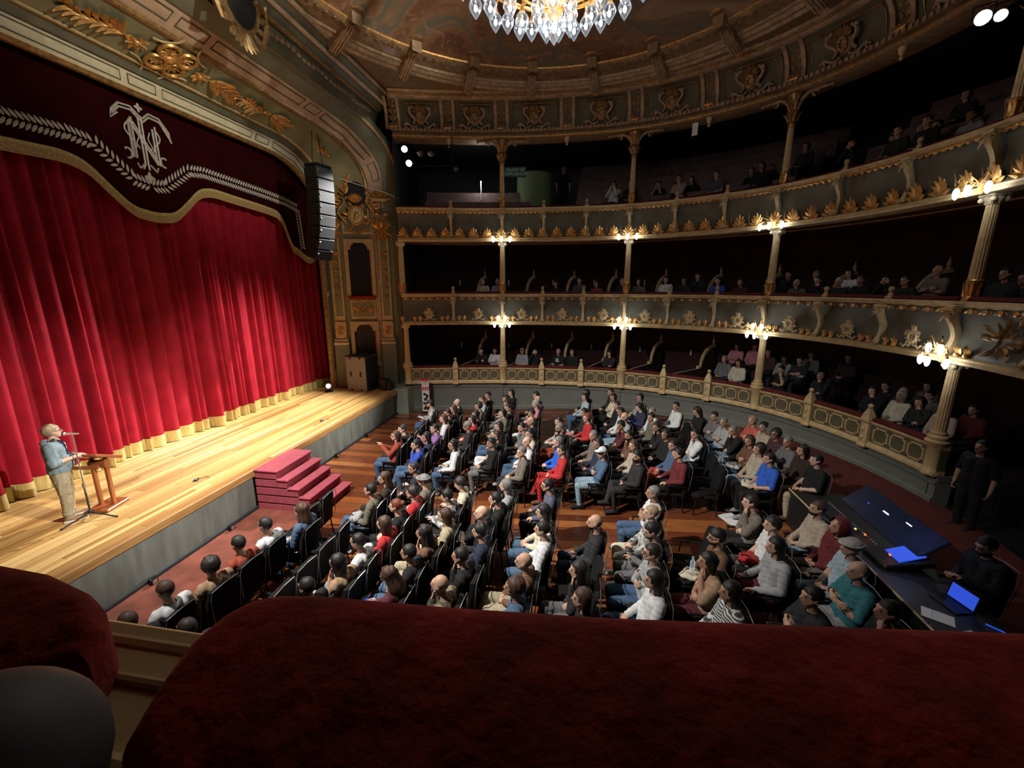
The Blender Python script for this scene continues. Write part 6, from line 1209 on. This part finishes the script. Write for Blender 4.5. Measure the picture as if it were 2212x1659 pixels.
# crop x y | hair | top garment | trousers | pose | extras (s short sleeves, g glasses, b beard, 0-3 skin)
AUD = '''A 835 240|cap:black|pattern jacket|jeans|phlow|b
A 480 550|short:black|black jacket|charcoal|lap|
A 410 620|long:brown|rust sweater|jeans|phone|g0
A 690 720|short:black|blue hoodie|jeans|chin|1
A 870 540|short:black|purple shirt|charcoal|phone|1
A 760 650|long:black|navy jacket|charcoal|lap|
A 985 410|long:brown|white blouse|jeans|lap|0
A 1030 350|short:black|charcoal jacket|jeans|lap|
A 1100 310|long:brown|darkbrown top|charcoal|thigh|
A 1140 230|bald:grey|black jacket|charcoal|lap|0
A 1110 730|long:black|white sweater|jeans|thigh|g1
A 1260 510|beanie:grey|charcoal jacket|charcoal|lap|g
A 1320 430|bob:dark|red top|black|lap|g
A 1360 370|bob:black|darkbrown top|black|cross|
A 1395 270|curly:dark|olive jacket|charcoal|lap|
A 1440 190|short:brown|paleblue shirt|charcoal|lap|0
A 1510 140|short:black|black jacket|charcoal|cross|1
A 1740 180|short:dark|beige shirt|charcoal|thigh|
A 1735 240|bob:dark|lightgrey sweater|grey|lap|
A 1790 110|long:black|black top|charcoal|lap|
A 1750 290|short:dark|charcoal shirt|jeans|lap|
A 1700 350|bob:black|olive top|khaki|thigh|
A 1640 510|long:black|black top|jeans|legx|s
A 1610 640|long:black|black vest|white|legx|s2
A 2085 140|long:black|charcoal top|black|lap|
A 2100 190|bald:silver|beige jacket|grey|lap|0
A 2075 240|bob:silver|pink blouse|jeans|lap|0
A 2030 360|short:black|charcoal shirt|white|cross|b2
A 2020 450|bald:dark|black shirt|charcoal|lap|1
A 1940 530|short:black|grey shirt|charcoal|chin|
A 2010 590|short:black|cream shirt|jeans|lap|
A 1970 700|fringe:blond|white shirt|jeans|legx|0
A 1910 820|short:grey|greybrown blazer|charcoal|lap|0
A 250 1150|longcurly:brown|darkbrown top|black|lap|
A 120 1260|short:black|olive jacket|jeans|legx|1
A 420 1450|bun:auburn|black top|black|lap|0
A 600 1310|wavy:dark|red jacket|turq|cross|1
A 760 1130|hat:grey|greybrown jacket|charcoal|lap|
A 1210 1200|wavy:dark|cream shirt|khaki|phlow|
A 1060 1340|short:black|pattern shirt|black|phlow|1
A 1430 1550|bald:grey|black jacket|charcoal|lap|0
A 1640 1390|bun:black|black top|black|chin|1
A 1720 1220|bob:grey|lightgrey sweater|grey|lap|0
B 620 150|bob:black|paleblue shirt|jeans|lap|0
B 640 120|long:black|black jacket|charcoal|lap|
B 930 100|short:dark|charcoal shirt|charcoal|lap|1
B 960 165|long:black|cream blouse|black|cross|1
B 1000 260|short:dark|black jacket|black|lap|
B 1050 340|short:black|white shirt|jeans|lap|2
B 1090 400|bald:silver|lightgrey shirt|palejeans|cross|0
B 1280 165|bob:black|stripe top|denim|lap|1
B 1300 280|bob:black|navy jacket|black|phlow|
B 1420 330|short:grey|white shirt|charcoal|lap|0
B 1430 400|short:dark|olive jacket|charcoal|thigh|1
B 1710 270|short:black|white shirt|charcoal|lap|1
B 2000 340|long:dark|black shirt|black|phlow|s
B 660 390|curly:auburn|red sweater|palejeans|thigh|0
B 610 365|bob:black|charcoal top|pink|lap|
B 350 510|short:grey|black blazer|rust|chin|gb1
B 305 470|short:dark|beige jacket|charcoal|lap|
B 740 620|short:grey|greybrown jacket|charcoal|thigh|1
B 1080 500|wavy:black|maroon sweater|darkbrown|chin|2
B 1180 620|short:black|brown jacket|darkbrown|chin|b2
B 1200 740|longcurly:brown|beige blouse|denim|lap|0
B 1510 520|short:black|black jacket|black|chin|2
B 1580 610|curly:black|black coat|black|lap|2
B 1670 740|bun:dark|denim jacket|coral|legx|1
B 1970 600|short:black|white sweatshirt|palejeans|chin|1
B 1760 840|wavy:black|darkred shirt|black|thigh|1
B 300 700|bob:grey|royal jacket|charcoal|lap|0
B 340 800|short:black|red sweater|red|legx|0
B 820 830|cap:white|denim jacket|palejeans|cross|1
B 780 720|long:black|navy top|black|lap|2
B 1240 870|wavy:black|charcoal jacket|charcoal|legx|b1
B 200 1220|short:black|slate shirt|charcoal|thigh|g1
B 120 1540|bob:black|cream top|denim|lap|1
B 1430 1310|short:grey|white shirt|jeans|cross|s2
B 1410 1560|bun:blond|pattern blouse|cream|lap|0
C 510 395|short:black|grey hoodie|jeans|cross|1
C 600 445|short:grey|lightgrey hoodie|jeans|cross|1
C 980 460|bob:blond|coral cardigan|teal|cross|0
C 1090 520|bun:black|beige jacket|beige|lap|1
C 760 560|short:grey|black jacket|palejeans|chin|g0
C 930 690|long:brown|brown blouse|denim|cross|1
C 1230 600|curly:black|plum sweater|plum|lap|g2
C 1030 780|curly:dark|beige cardigan|palejeans|lap|1
C 1370 690|short:grey|grey jacket|grey|cross|1
C 1160 900|short:black|royal tee|black|lap|s1
C 1560 800|long:black|darkbrown cardigan|darkbrown|lap|1
C 1700 900|short:black|black tee|khaki|lap|s0
C 990 1420|short:dark|greybrown coat|charcoal|chin|0
C 1780 1540|short:brown|beige jacket|palejeans|lap|b1
E 180 480|longcurly:brown|denim jacket|jeans|lap|0
E 960 620|long:brown|red cardigan|palejeans|lap|0
E 780 740|short:black|white shirt|palejeans|thigh|2
E 600 950|long:black|tan vest|beige|chin|s1
E 310 1130|short:black|black jacket|charcoal|lap|
E 1250 820|short:black|black shirt|denim|lap|2
E 1130 1000|longcurly:brown|maroon sweater|jeans|phlow|1
E 1430 640|longcurly:dark|brown top|khaki|chin|s2
E 1900 650|wavy:black|navy shirt|navy|lap|1
E 1760 890|short:black|black hoodie|charcoal|chin|2
E 1570 1160|fringe:blond|camo shirt|charcoal|chin|1
F 560 920|bald:grey|brown jacket|khaki|legx|1
F 490 1050|curly:brown|denim jacket|khaki|lap|2
F 750 550|short:black|white jacket|denim|lap|1
F 1250 490|bald:dark|charcoal jacket|jeans|lap|b1
F 1830 560|short:black|grey shirt|grey|phlow|b1
F 1790 780|short:dark|lightgrey sweater|jeans|cross|g1
F 1810 1040|long:black|white blouse|jeans|lap|1
F 1150 990|long:dark|charcoal top|grey|chin|1
F 1130 1170|long:brown|black jacket|grey|lap|1
G 620 610|beanie:black|brown jacket|black|lap|gb1
G 1130 490|wavy:dark|white shirt|lightgrey|lap|s0
G 1190 690|long:black|lightgrey sweater|darkred|thigh|1
G 590 830|bob:black|tan vest|maroon|chin|s2
G 740 1110|long:black|stripe top|palejeans|lap|2
G 1490 1160|short:black|charcoal shirt|charcoal|cross|s1
G 1870 720|hat:silver|paleblue shirt|palejeans|lap|s1
G 1890 900|fringe:grey|teal shirt|lightgrey|cross|s1
G 1700 470|hood:darkred|darkred hoodie|greybrown|lap|1
H 790 1330|short:black|black tee|black|chin|s1
K 1480 330|short:black|white shirt|charcoal|lap|2
K 1250 490|short:black|rust shirt|charcoal|lap|1
K 990 690|curly:dark|tan vest|navy|lap|s1
K 620 890|short:brown|white cardigan|red|lap|1
K 320 1150|short:brown|black shirt|khaki|lap|s1
K 800 1230|short:dark|darkbrown jacket|charcoal|lap|
A 1555 700|wavy:black|black jacket|grey|lap|2
E 1500 620|bob:brown|khaki jacket|khaki|lap|1
A 590 1050|short:dark|charcoal jacket|charcoal|lap|2'''.split('\n')
ROWX = [-4.7, -3.82, -3.03, -2.2, -1.37, -.5, .3, 1.1, 1.9, 2.72, 3.58, 4.42]
HAIRW = dict(short='short', wavy='wavy', fringe='thinning', bald='no', long='long', bob='bobbed', curly='curly', longcurly='long curly', bun='tied-up')
CW = dict(lightgrey='light grey', darkred='dark red', darkbrown='dark brown', greybrown='grey-brown', paleblue='pale blue', palejeans='pale blue', royal='bright blue', pattern='patterned', stripe='striped', camo='camouflage', jeans='blue', khaki='khaki', turq='turquoise', slate='slate blue')
aud = []
for ln in AUD[:-3] if False else AUD:
    a, hair, top, bot, pose, ex = ln.split('|'); n_, x, y = a.split(); ox, oy, sc = CR_[n_]; q = floor_at(ox + int(x) / sc, oy + int(y) / sc, 1.215)
    row = min(range(12), key=lambda i: abs(ROWX[i] - q.x)); blk = 'far' if q.y > 7.9 else 'near'; aud.append(dict(x=q.x - .03, y=q.y, row=row, blk=blk, hair=hair, top=top, bot=bot, pose=pose, ex=ex))
# neighbours keep at least half a metre apart
for blk in ('far', 'near'):
    for r in range(12):
        g_ = sorted([d for d in aud if d['row'] == r and d['blk'] == blk], key=lambda d: d['y'])
        for _ in range(12):
            for i in range(len(g_) - 1):
                gap = g_[i + 1]['y'] - g_[i]['y']
                if gap < .5: m_ = (.5 - gap) / 2; g_[i]['y'] -= m_; g_[i + 1]['y'] += m_
        for i, d in enumerate(g_ if blk == 'far' else g_[::-1]): d['pos'] = i
ph_spots = []
occ = []
for d in aud:
    st, hc = d['hair'].split(':'); tc, tk = d['top'].split(' '); tw = CW.get(tc, tc)
    hd_ = {'cap': '%s cap' % hc, 'hat': 'grey hat', 'beanie': '%s knitted cap' % hc, 'hood': 'raised hood', 'bald': 'bald head'}.get(st) or '%s %s hair' % (HAIRW[st], {'dark': 'dark brown', 'silver': 'silver'}.get(hc, hc))
    lab = 'person with %s, %s %s, %s row %s stalls, %s from aisle' % (hd_, tw, tk, ORD[d['row']], d['blk'], ORD[d['pos']])
    ang = math.atan2(d['y'] - 5.4, d['x'] + 8.6); ang = max(-.3, min(.6, ang)); hk = 'b' if ang > .3 and (d['pose'] + 'b') in BODY else 'a'
    body = max(-.2, min(.35, ang * .35)) + RND.uniform(-.08, .08)
    sk = [int(c) for c in d['ex'] if c.isdigit()]; slv = 's' if 's' in d['ex'] else 'l'
    hcol = 'black' if hc == 'white' else hc
    o = person(d['pose'] + hk, (d['x'], d['y'], fz(d['x'])), body, d['hair'], tc, d['bot'], RND.choice(['black', 'charcoal', 'white', 'lightgrey', 'brown', 'black']), lab, slv, sk[0] if sk else None, beard='dark' if 'b' in d['ex'] else None, glasses='g' in d['ex'], group='seated audience in the stalls')
    stalls_chair(d['x'], d['y'], body * .3, 'black chair under the %s %s wearer, %s row %s stalls, %s from aisle' % (tw, tk, ORD[d['row']], d['blk'], ORD[d['pos']])); occ.append((d['x'], d['y'], d['blk'], d['row']))
    if d['pose'] in ('phone', 'phlow') and tc in ('pattern', 'rust', 'purple', 'maroon', 'navy', 'grey'): ph_spots.append((d, body))
# empty chairs filling the gaps of each row
EMP = {('near', 0): (2.9, 6.9), ('near', 1): (2.9, 7.2), ('near', 2): (3.2, 7.2), ('near', 3): (3.4, 7.2), ('near', 4): (3.6, 7.1), ('near', 5): (3.7, 7.2), ('near', 6): (3.8, 6.4), ('near', 7): (3.9, 7.0), ('near', 8): (4.0, 6.2), ('near', 9): (4.1, 6.9), ('near', 10): (4.2, 6.5), ('far', 0): (9.4, 12.6), ('far', 1): (9.0, 13.0), ('far', 2): (9.0, 13.9), ('far', 3): (9.1, 14.2), ('far', 4): (8.6, 13.9), ('far', 5): (8.8, 10.8), ('far', 6): (8.7, 13.9), ('far', 7): (8.5, 14.2), ('far', 8): (8.7, 13.5), ('far', 9): (8.6, 12.6), ('far', 10): (8.5, 11.8), ('far', 11): (8.5, 11.0)}
OFF = {('near', 0): -4.9, ('near', 1): -4.0}
for (blk, r), (y0, y1) in EMP.items():
    y = y0; k = 0
    row_o = sorted([(yy, xx) for xx, yy, b2, r2 in occ if b2 == blk and r2 == r])
    while y <= y1:
        if all(abs(yy - y) > .49 for yy, xx in row_o):
            x = OFF.get((blk, r)) or (np.interp(y, [q[0] for q in row_o], [q[1] for q in row_o]) if row_o else ROWX[r]); k += 1
            stalls_chair(float(x), y, RND.uniform(-.06, .06), 'empty black chair, %s row %s stalls, %s empty seat from the near end' % (ORD[r], blk, ORD[k - 1])); row_o.append((y, float(x))); row_o.sort(); y += .5
        else: y += .07
PHN = MB().bbox((0, 0, 0), (.012, .075, .15), .005); 
for i, (d, bz) in enumerate(ph_spots):
    dl = (-.40, .0, 1.06) if d['pose'] == 'phone' else (-.37, 0, .86); c, s = math.cos(bz), math.sin(bz); lit = d['top'].split()[0] in ('pattern', 'maroon', 'navy')
    o = thing('phone', 'phone held by the person in the %s, %s row %s stalls' % (d['top'].replace('pattern', 'patterned'), ORD[d['row']], d['blk']), 'phone', (d['x'] + dl[0] * c, d['y'] + dl[0] * s, fz(d['x']) + dl[2]), bz + .1, 'phones held in the stalls')
    tilt = Matrix.Rotation(.35 if d['pose'] == 'phone' else 1.0, 3, 'Y')
    if lit: light('phone_screen_light', 'POINT', (o.location.x + .08, o.location.y, o.location.z + .05), .5, (.35, .45, 1) if 'navy' in d['top'] else (.6, .75, 1), .05)
    MB().bbox((0, 0, 0), (.010, .075, .15), .004, tilt).build('case', cloth('pink') if 'purple' in d['top'] else M_['blackm'], o); MB().box(tilt @ Vector((.0058, 0, 0)), (.002, .066, .136), tilt).build('screen', M_['phone' if lit and 'pattern' in d['top'] else 'phoneb' if lit else 'lensoff'], o)

# ---------------- bags and bottles on laps and floor
def bag(px, py, hh, col, label, size=(.30, .34, .10), rz=0, lump=.2):
    q = floor_at(px, py, hh); d = min(aud, key=lambda d: abs(d['x'] - .25 - q.x) + abs(d['y'] - q.y)); o = thing('bag', label, 'bag', (d['x'] - .24, d['y'] + (.06 if q.y > d['y'] else -.06), fz(d['x']) + .60), rz); b = MB(); b.ball((0, 0, size[2] / 2), (size[0] / 2, size[1] / 2, size[2] / 2), 16, 10)
    b.v = [(x * (1 + lump * math.sin(y * 31 + z * 40)), y * (1 + lump * math.sin(x * 27)), max(.004, z + .02 * math.sin(x * 40) * math.sin(y * 35))) for x, y, z in b.v]
    h = size[2]; b.build('body', cloth(col), o, smooth=2); MB().tube([(.02, -size[1] * .3, h * .8), (-.06, -size[1] * .22, h + .012), (-.10, 0, h * .8), (-.06, size[1] * .22, h + .012), (.02, size[1] * .3, h * .8)], .009, 6).build('strap', cloth('charcoal' if col != 'cream' else 'beige'), o); return o
bag(1640, 1040, .72, 'cream', 'cream tote bag on the lap of the person in the bright blue tee', rz=.4)
bag(1490, 1252, .66, 'cream', 'cream bag on the lap of the person in the tan vest', (.32, .3, .12))
bag(1603, 1228, .62, 'red', 'round red bag on the lap beside the light grey sweater', (.26, .26, .18))
bag(905, 897, .66, 'pink', 'pink bag on the lap of the person in the black cap', (.24, .3, .14))
bag(1597, 1008, .70, 'pattern', 'patterned bag on the lap of the person in the beige cardigan', (.34, .34, .12))
bag(818, 980, .62, 'denim', 'small blue bag on the knees in the first row of the far stalls', (.2, .2, .14))
bag(952, 1002, .68, 'beige', 'small beige handbag on the lap of the person in white sweater', (.16, .22, .1))
bag(795, 1135, .62, 'lightgrey', 'pale grey backpack on the lap in the near stalls', (.24, .3, .2))
q = [o for o in COL.objects if o.name.startswith('bag') and o.get('label', '').startswith('cream bag')][0].location; o = thing('water_bottle', 'clear plastic water bottle standing on the cream bag', 'bottle', (q.x, q.y + .03, q.z + .11)); MB().lathe([(.03, 0), (.033, .02), (.033, .13), (.014, .17), (.014, .19)], 12).build('bottle', M_['shade'], o, smooth=True); MB().lathe([(.016, .19), (.016, .21), (.012, .212)], 10).build('cap', cloth('paleblue'), o)
q = floor_at(1583, 1122, .03); o = thing('paper_sheet', 'large pale grey sheet lying on the floor of the centre aisle', 'paper', (q.x, q.y, fz(q.x) + .012), .4); MB().bbox((0, 0, .004), (.35, .5, .006), .002).build('sheet', M_['paper'], o); MB().box((0, .1, .0078), (.25, .01, .001)).build('printed_line', M_['greyp'], o)
# ---------------- speaker and other standing people
sp_ = person('talk', (-8.58, 5.32, .95), math.radians(230), 'wavy:blond', 'greyblue', 'khaki', 'tan', 'man with wavy hair and glasses in blue-grey jacket speaking at the lectern', 's', 0, glasses=True, scale=.96)
o = put('navy_tee', SHIRT['talk', 'tee'], sp_); setm(o, cloth('navy'))
hoodm = MB(); hoodm.tube([(.05 + .06 * math.cos(a), .13 * math.sin(a), 1.43 + .02 * math.cos(a)) for a in [math.radians(-110 + 220 * i / 12) for i in range(13)]], [.03 + .02 * math.sin(PI * i / 12) for i in range(13)], 8); o = hoodm.build('hood', M_any, sp_, smooth=2); setm(o, cloth('greyblue'))
for s in (-1, 1):
    o = MB().bbox((-.02, s * .20, .62), (.14, .035, .2), .015).build('cargo_pocket', M_any, sp_); setm(o, cloth('khaki')); o = MB().lathe([(.075, 0), (.078, .03), (.075, .07)], 14, (.01, s * .13, .12)).build('trouser_cuff', M_any, sp_, smooth=2); setm(o, cloth('khaki'))
    o = MB().bbox((-.07, s * .142, .012), (.32, .11, .028), .012).build('white_sole', M_['white'], sp_)
def azs(px, py, o):
    r = pxray(px, py); best = None
    for s in np.linspace(0.05, SMAX - .1, 900):
        p, t, n = cur(s); q = p + n * o; c = abs(q.x * r.y - q.y * r.x) / math.hypot(r.x, r.y)
        if best is None or c < best[0]: best = (c, s, q)
    return best[1], best[2]
gq = azs(1218, 372, 2.5)[1]; gr = pxray(1218, 366); gzz = EYE.z + gr.z * math.hypot(gq.x, gq.y) / math.hypot(gr.x, gr.y) - 1.625
person('stand', (gq.x, gq.y, gzz), .2 + PI / 2, 'bald:dark', 'black', 'black', 'black', 'man standing in a black shirt beside the green stairwell in the upper gallery', 's', 1)
person('phlowa', (5.16, 5.72, .41), .1, 'short:black', 'black', 'black', 'black', 'bearded man with glasses seated behind the sound desk', 'l', 1, beard='black', glasses=True); stalls_chair(5.16, 5.72, .1, 'black chair of the operator behind the sound desk')
q = azs(2116, 975, -.55)[1]; person('stand', (7.05, 8.35, .46), .3, 'short:black', 'black', 'black', 'black', 'man in dark clothes standing by the rear doorway beneath the balcony', 's', 1)
# ---------------- people in the boxes: pixel x y | offset behind the rail | level | hair | top | pose
BOXC = {}
BOXC['seat'] = MB().bbox((-.2, 0, .43), (.42, .42, .05), .02).mesh('seat', M_['maroond']); BOXC['back'] = MB().bbox((.06, 0, .72), (.04, .40, .45), .015).mesh('backrest', M_['maroond']); BOXC['leg'] = MB().tube([(0, 0, 0), (0, 0, .42)], .016, 6).mesh('leg', M_['blackm'])
def box_chair(x, y, z, rz, label):
    o = thing('box_chair', label, 'chair', (x, y, z), rz, 'chairs in the boxes'); put('seat', BOXC['seat'], o, M=T(.09)); put('backrest', BOXC['back'], o, M=T(.09))
    for a in (-.3, .1):
        for b_ in (-.17, .17): put('leg', BOXC['leg'], o, M=T(a, b_))
    return o
D8 = (850, 500, 3.687); D7 = (1400, 300, 2.724); D1 = (1400, 600, 2.724); D6 = (850, 280, 3.687); D4 = (1500, 0, 3.107)
DC = {'8': D8, '7': D7, '1': D1, '6': D6, '4': D4}
BP = '''8 710 400|.55|m|short:grey|cream sweater|cross
8 825 400|.6|m|bald:grey|lilac shirt|lap
8 1290 420|.55|m|long:black|black top|cross
8 1475 390|.8|m|short:dark|slate jacket|lap
8 1610 420|.5|m|bob:dark|rust sweater|cross
8 1820 400|.6|m|short:grey|navy jacket|chin
8 1950 405|.6|m|curly:black|grey sweater|lap
8 2165 385|.5|m|short:black|white shirt|lap
7 210 835|1.0|m|bob:black|charcoal top|lap
7 285 795|1.4|m|short:dark|charcoal suit|lap
7 405 835|.5|m|short:black|blue shirt|cross
7 535 845|.6|m|short:dark|maroon shirt|lap
7 715 840|.6|m|long:dark|black top|chin
7 820 800|1.2|m|short:black|black suit|lap
7 880 850|.6|m|bald:grey|camo shirt|chin
7 990 790|1.5|m|short:grey|black jacket|chin
7 1020 832|.8|m|short:dark|black shirt|chin
7 1095 840|.6|m|bald:dark|charcoal shirt|lap
7 1180 790|1.4|m|bob:dark|white blouse|cross
7 1245 830|.7|m|short:brown|black jacket|lap
7 1445 830|.8|m|short:black|black shirt|face
7 1490 835|.6|m|short:dark|charcoal jacket|lap
7 1675 760|1.1|m|bald:grey|greybrown tee|cross
7 1945 785|1.6|m|short:brown|black shirt|lap
7 2105 795|.9|m|short:dark|charcoal shirt|lap
7 2195 825|.6|m|curly:black|black jacket|lap
8 710 970|.55|g|short:black|black shirt|cross
8 790 985|.5|g|bun:black|white jacket|cross
8 1040 975|.55|g|cap:grey|lightgrey tee|lap
8 1110 975|.6|g|wavy:black|black jacket|face
8 1310 970|.55|g|bald:dark|black tee|lap
8 1415 990|.6|g|long:brown|black top|lap
8 1715 1030|.5|g|bob:dark|charcoal coat|chin
1 455 480|.9|g|short:grey|grey suit|lap
1 515 500|.7|g|bob:dark|cream jacket|lap
1 520 405|1.9|g|short:dark|pink shirt|cross
1 625 405|1.9|g|short:dark|pink blouse|lap
1 715 440|1.6|g|long:brown|plum top|lap
1 800 480|1.5|g|bob:dark|lightgrey top|lap
1 870 485|1.4|g|short:dark|charcoal vest|cross
1 785 540|.8|g|bun:black|black vest|chin
1 960 455|2.0|g|short:black|grey jacket|lap
1 1020 580|.8|g|short:grey|black jacket|chin
1 1175 470|2.2|g|short:dark|darkbrown top|lap
1 1390 640|1.5|g|short:dark|black shirt|lap
1 1490 680|1.2|g|bald:grey|charcoal jacket|lap
1 1355 735|.6|g|bob:dark|black top|chin
1 1640 640|1.9|g|bob:dark|greybrown top|lap
1 1625 690|1.3|g|short:black|grey shirt|lap
1 1600 800|.6|g|bob:black|charcoal top|chin
1 1720 830|.6|g|short:grey|beige shirt|lap
1 1890 780|1.2|g|short:dark|darkred sweater|lap
1 1450 760|.8|g|bob:silver|cream scarf|lap
6 1765 515|.7|u|bob:black|white blouse|face
6 1860 520|.7|u|short:black|charcoal shirt|lap
6 2110 490|1.3|u|short:black|black tee|face
7 180 310|.6|u|short:dark|beige shirt|chin
7 250 240|1.5|u|long:black|black top|lap
7 395 265|.9|u|short:black|slate tee|lap
7 620 190|1.5|u|long:black|black top|lap
7 710 175|1.6|u|short:black|black shirt|lap
7 655 240|.8|u|long:black|black top|lap
4 1040 1080|.5|u|short:brown|black shirt|face
4 740 985|1.6|u|bob:dark|charcoal top|lap
4 1330 1025|.5|u|short:dark|charcoal shirt|lap
4 1345 930|1.4|u|short:dark|greyblue jacket|lap
4 1500 880|1.5|u|curly:blond|navy top|phlow
4 1525 975|.6|u|short:dark|black jacket|lap
4 1700 825|1.3|u|short:dark|grey jacket|lap
4 1840 775|1.4|u|short:dark|lightgrey shirt|lap
4 2030 700|1.5|u|short:grey|grey tee|lap
4 2180 660|1.4|u|short:dark|charcoal shirt|lap
4 1820 635|2.4|u|bob:dark|charcoal top|lap'''.split('\n')
LV = {'m': ('middle balcony', 3.61), 'g': ('ground boxes', 1.03), 'u': ('upper gallery', 6.6)}
bl = []
for ln in BP:
    a, of, lv, hair, top, pose = ln.split('|'); n_, x, y = a.split(); ox, oy, sc = DC[n_]; px, py = ox + int(x) / sc, oy + int(y) / sc; of = max(.76, float(of)); s, q = azs(px, py, of)
    r = pxray(px, py); hz = EYE.z + r.z * (math.hypot(q.x, q.y) / math.hypot(r.x, r.y)); bl.append(dict(s=s, q=q, hz=hz, of=of, lv=lv, hair=hair, top=top, pose=pose))
for lv in 'mgu':
    g_ = [d for d in bl if d['lv'] == lv]
    for _ in range(30):
        for i in range(len(g_)):
            for j in range(i + 1, len(g_)):
                v = g_[j]['q'] - g_[i]['q']; L = v.length
                if L < .56: v = v / max(L, .01) * (.56 - L) / 2; g_[j]['q'] = g_[j]['q'] + v; g_[i]['q'] = g_[i]['q'] - v
    for i, d in enumerate(sorted([d for d in bl if d['lv'] == lv], key=lambda d: d['s'])):
        nm, zf_ = LV[lv]; z = min(max(zf_ if lv != 'u' else 7.2, d['hz'] - 1.235), zf_ + (.35 if lv == 'm' else .8 if lv == 'g' else 3.2)); p, t, n = cur(d['s']); st, hc = d['hair'].split(':'); tc, tk = d['top'].split(' ')
        tgt = Vector((-8.6, 6.5, 0)) - d['q']; face = math.atan2(-tgt.y, -tgt.x); inw = math.atan2(n.y, n.x); df = (face - inw + PI) % (2 * PI) - PI; rz = inw + df * .6
        hd_ = {'cap': 'grey cap', 'bald': 'bald head'}.get(st) or '%s %s hair' % (HAIRW[st], {'dark': 'dark brown'}.get(hc, hc))
        o = person(d['pose'] + ('b' if d['pose'] + 'b' in BODY and df > .3 else 'a'), (d['q'].x, d['q'].y, z), rz, d['hair'], tc, 'charcoal', 'black', 'person with %s, %s %s, in the %s, %s from stage' % (hd_, CW.get(tc, tc), tk, nm, (ORD + ['sixteenth', 'seventeenth', 'eighteenth', 'nineteenth', 'twentieth'] + ['twenty-' + k for k in ORD])[i]), 's' if tk in ('tee', 'vest') else 'l', None, group='seated audience in the %s' % nm)
        if z > zf_ + .1 and lv != 'u':
            pl = thing('seat_riser', 'dark riser under the %s %s wearer, %s, %s from stage' % (CW.get(tc, tc), tk, nm, (ORD + ['sixteenth', 'seventeenth', 'eighteenth', 'nineteenth', 'twentieth'] + ['twenty-' + k for k in ORD])[i]), 'riser', (d['q'].x, d['q'].y, zf_), rz, 'seat risers'); MB().bbox((-.1, 0, (z - zf_) / 2 - .005), (.7, .5, z - zf_ - .01), .01).build('block', M_['maroond'], pl)
        if lv != 'u' or d['of'] < .9: box_chair(d['q'].x, d['q'].y, z, rz, 'dark chair under the %s %s wearer, %s, %s from stage' % (CW.get(tc, tc), tk, nm, (ORD + ['sixteenth', 'seventeenth', 'eighteenth', 'nineteenth', 'twentieth'] + ['twenty-' + k for k in ORD])[i]))
        if tc == 'black' and tk == 'tee' and lv == 'g': MB().bbox((0, .045, 0), (.16, .03, .01), .004).bbox((0, -.045, 0), (.2, .03, .01), .004).bbox((-.05, 0, 0), (.03, .06, .01), .004).bbox((.02, 0, 0), (.03, .06, .01), .004).build('shirt_print', M_['white'], o, M=frameM((-.035, 0, .90), (0, -1, 0), (.2, 0, .98), (-.98, 0, .2)))
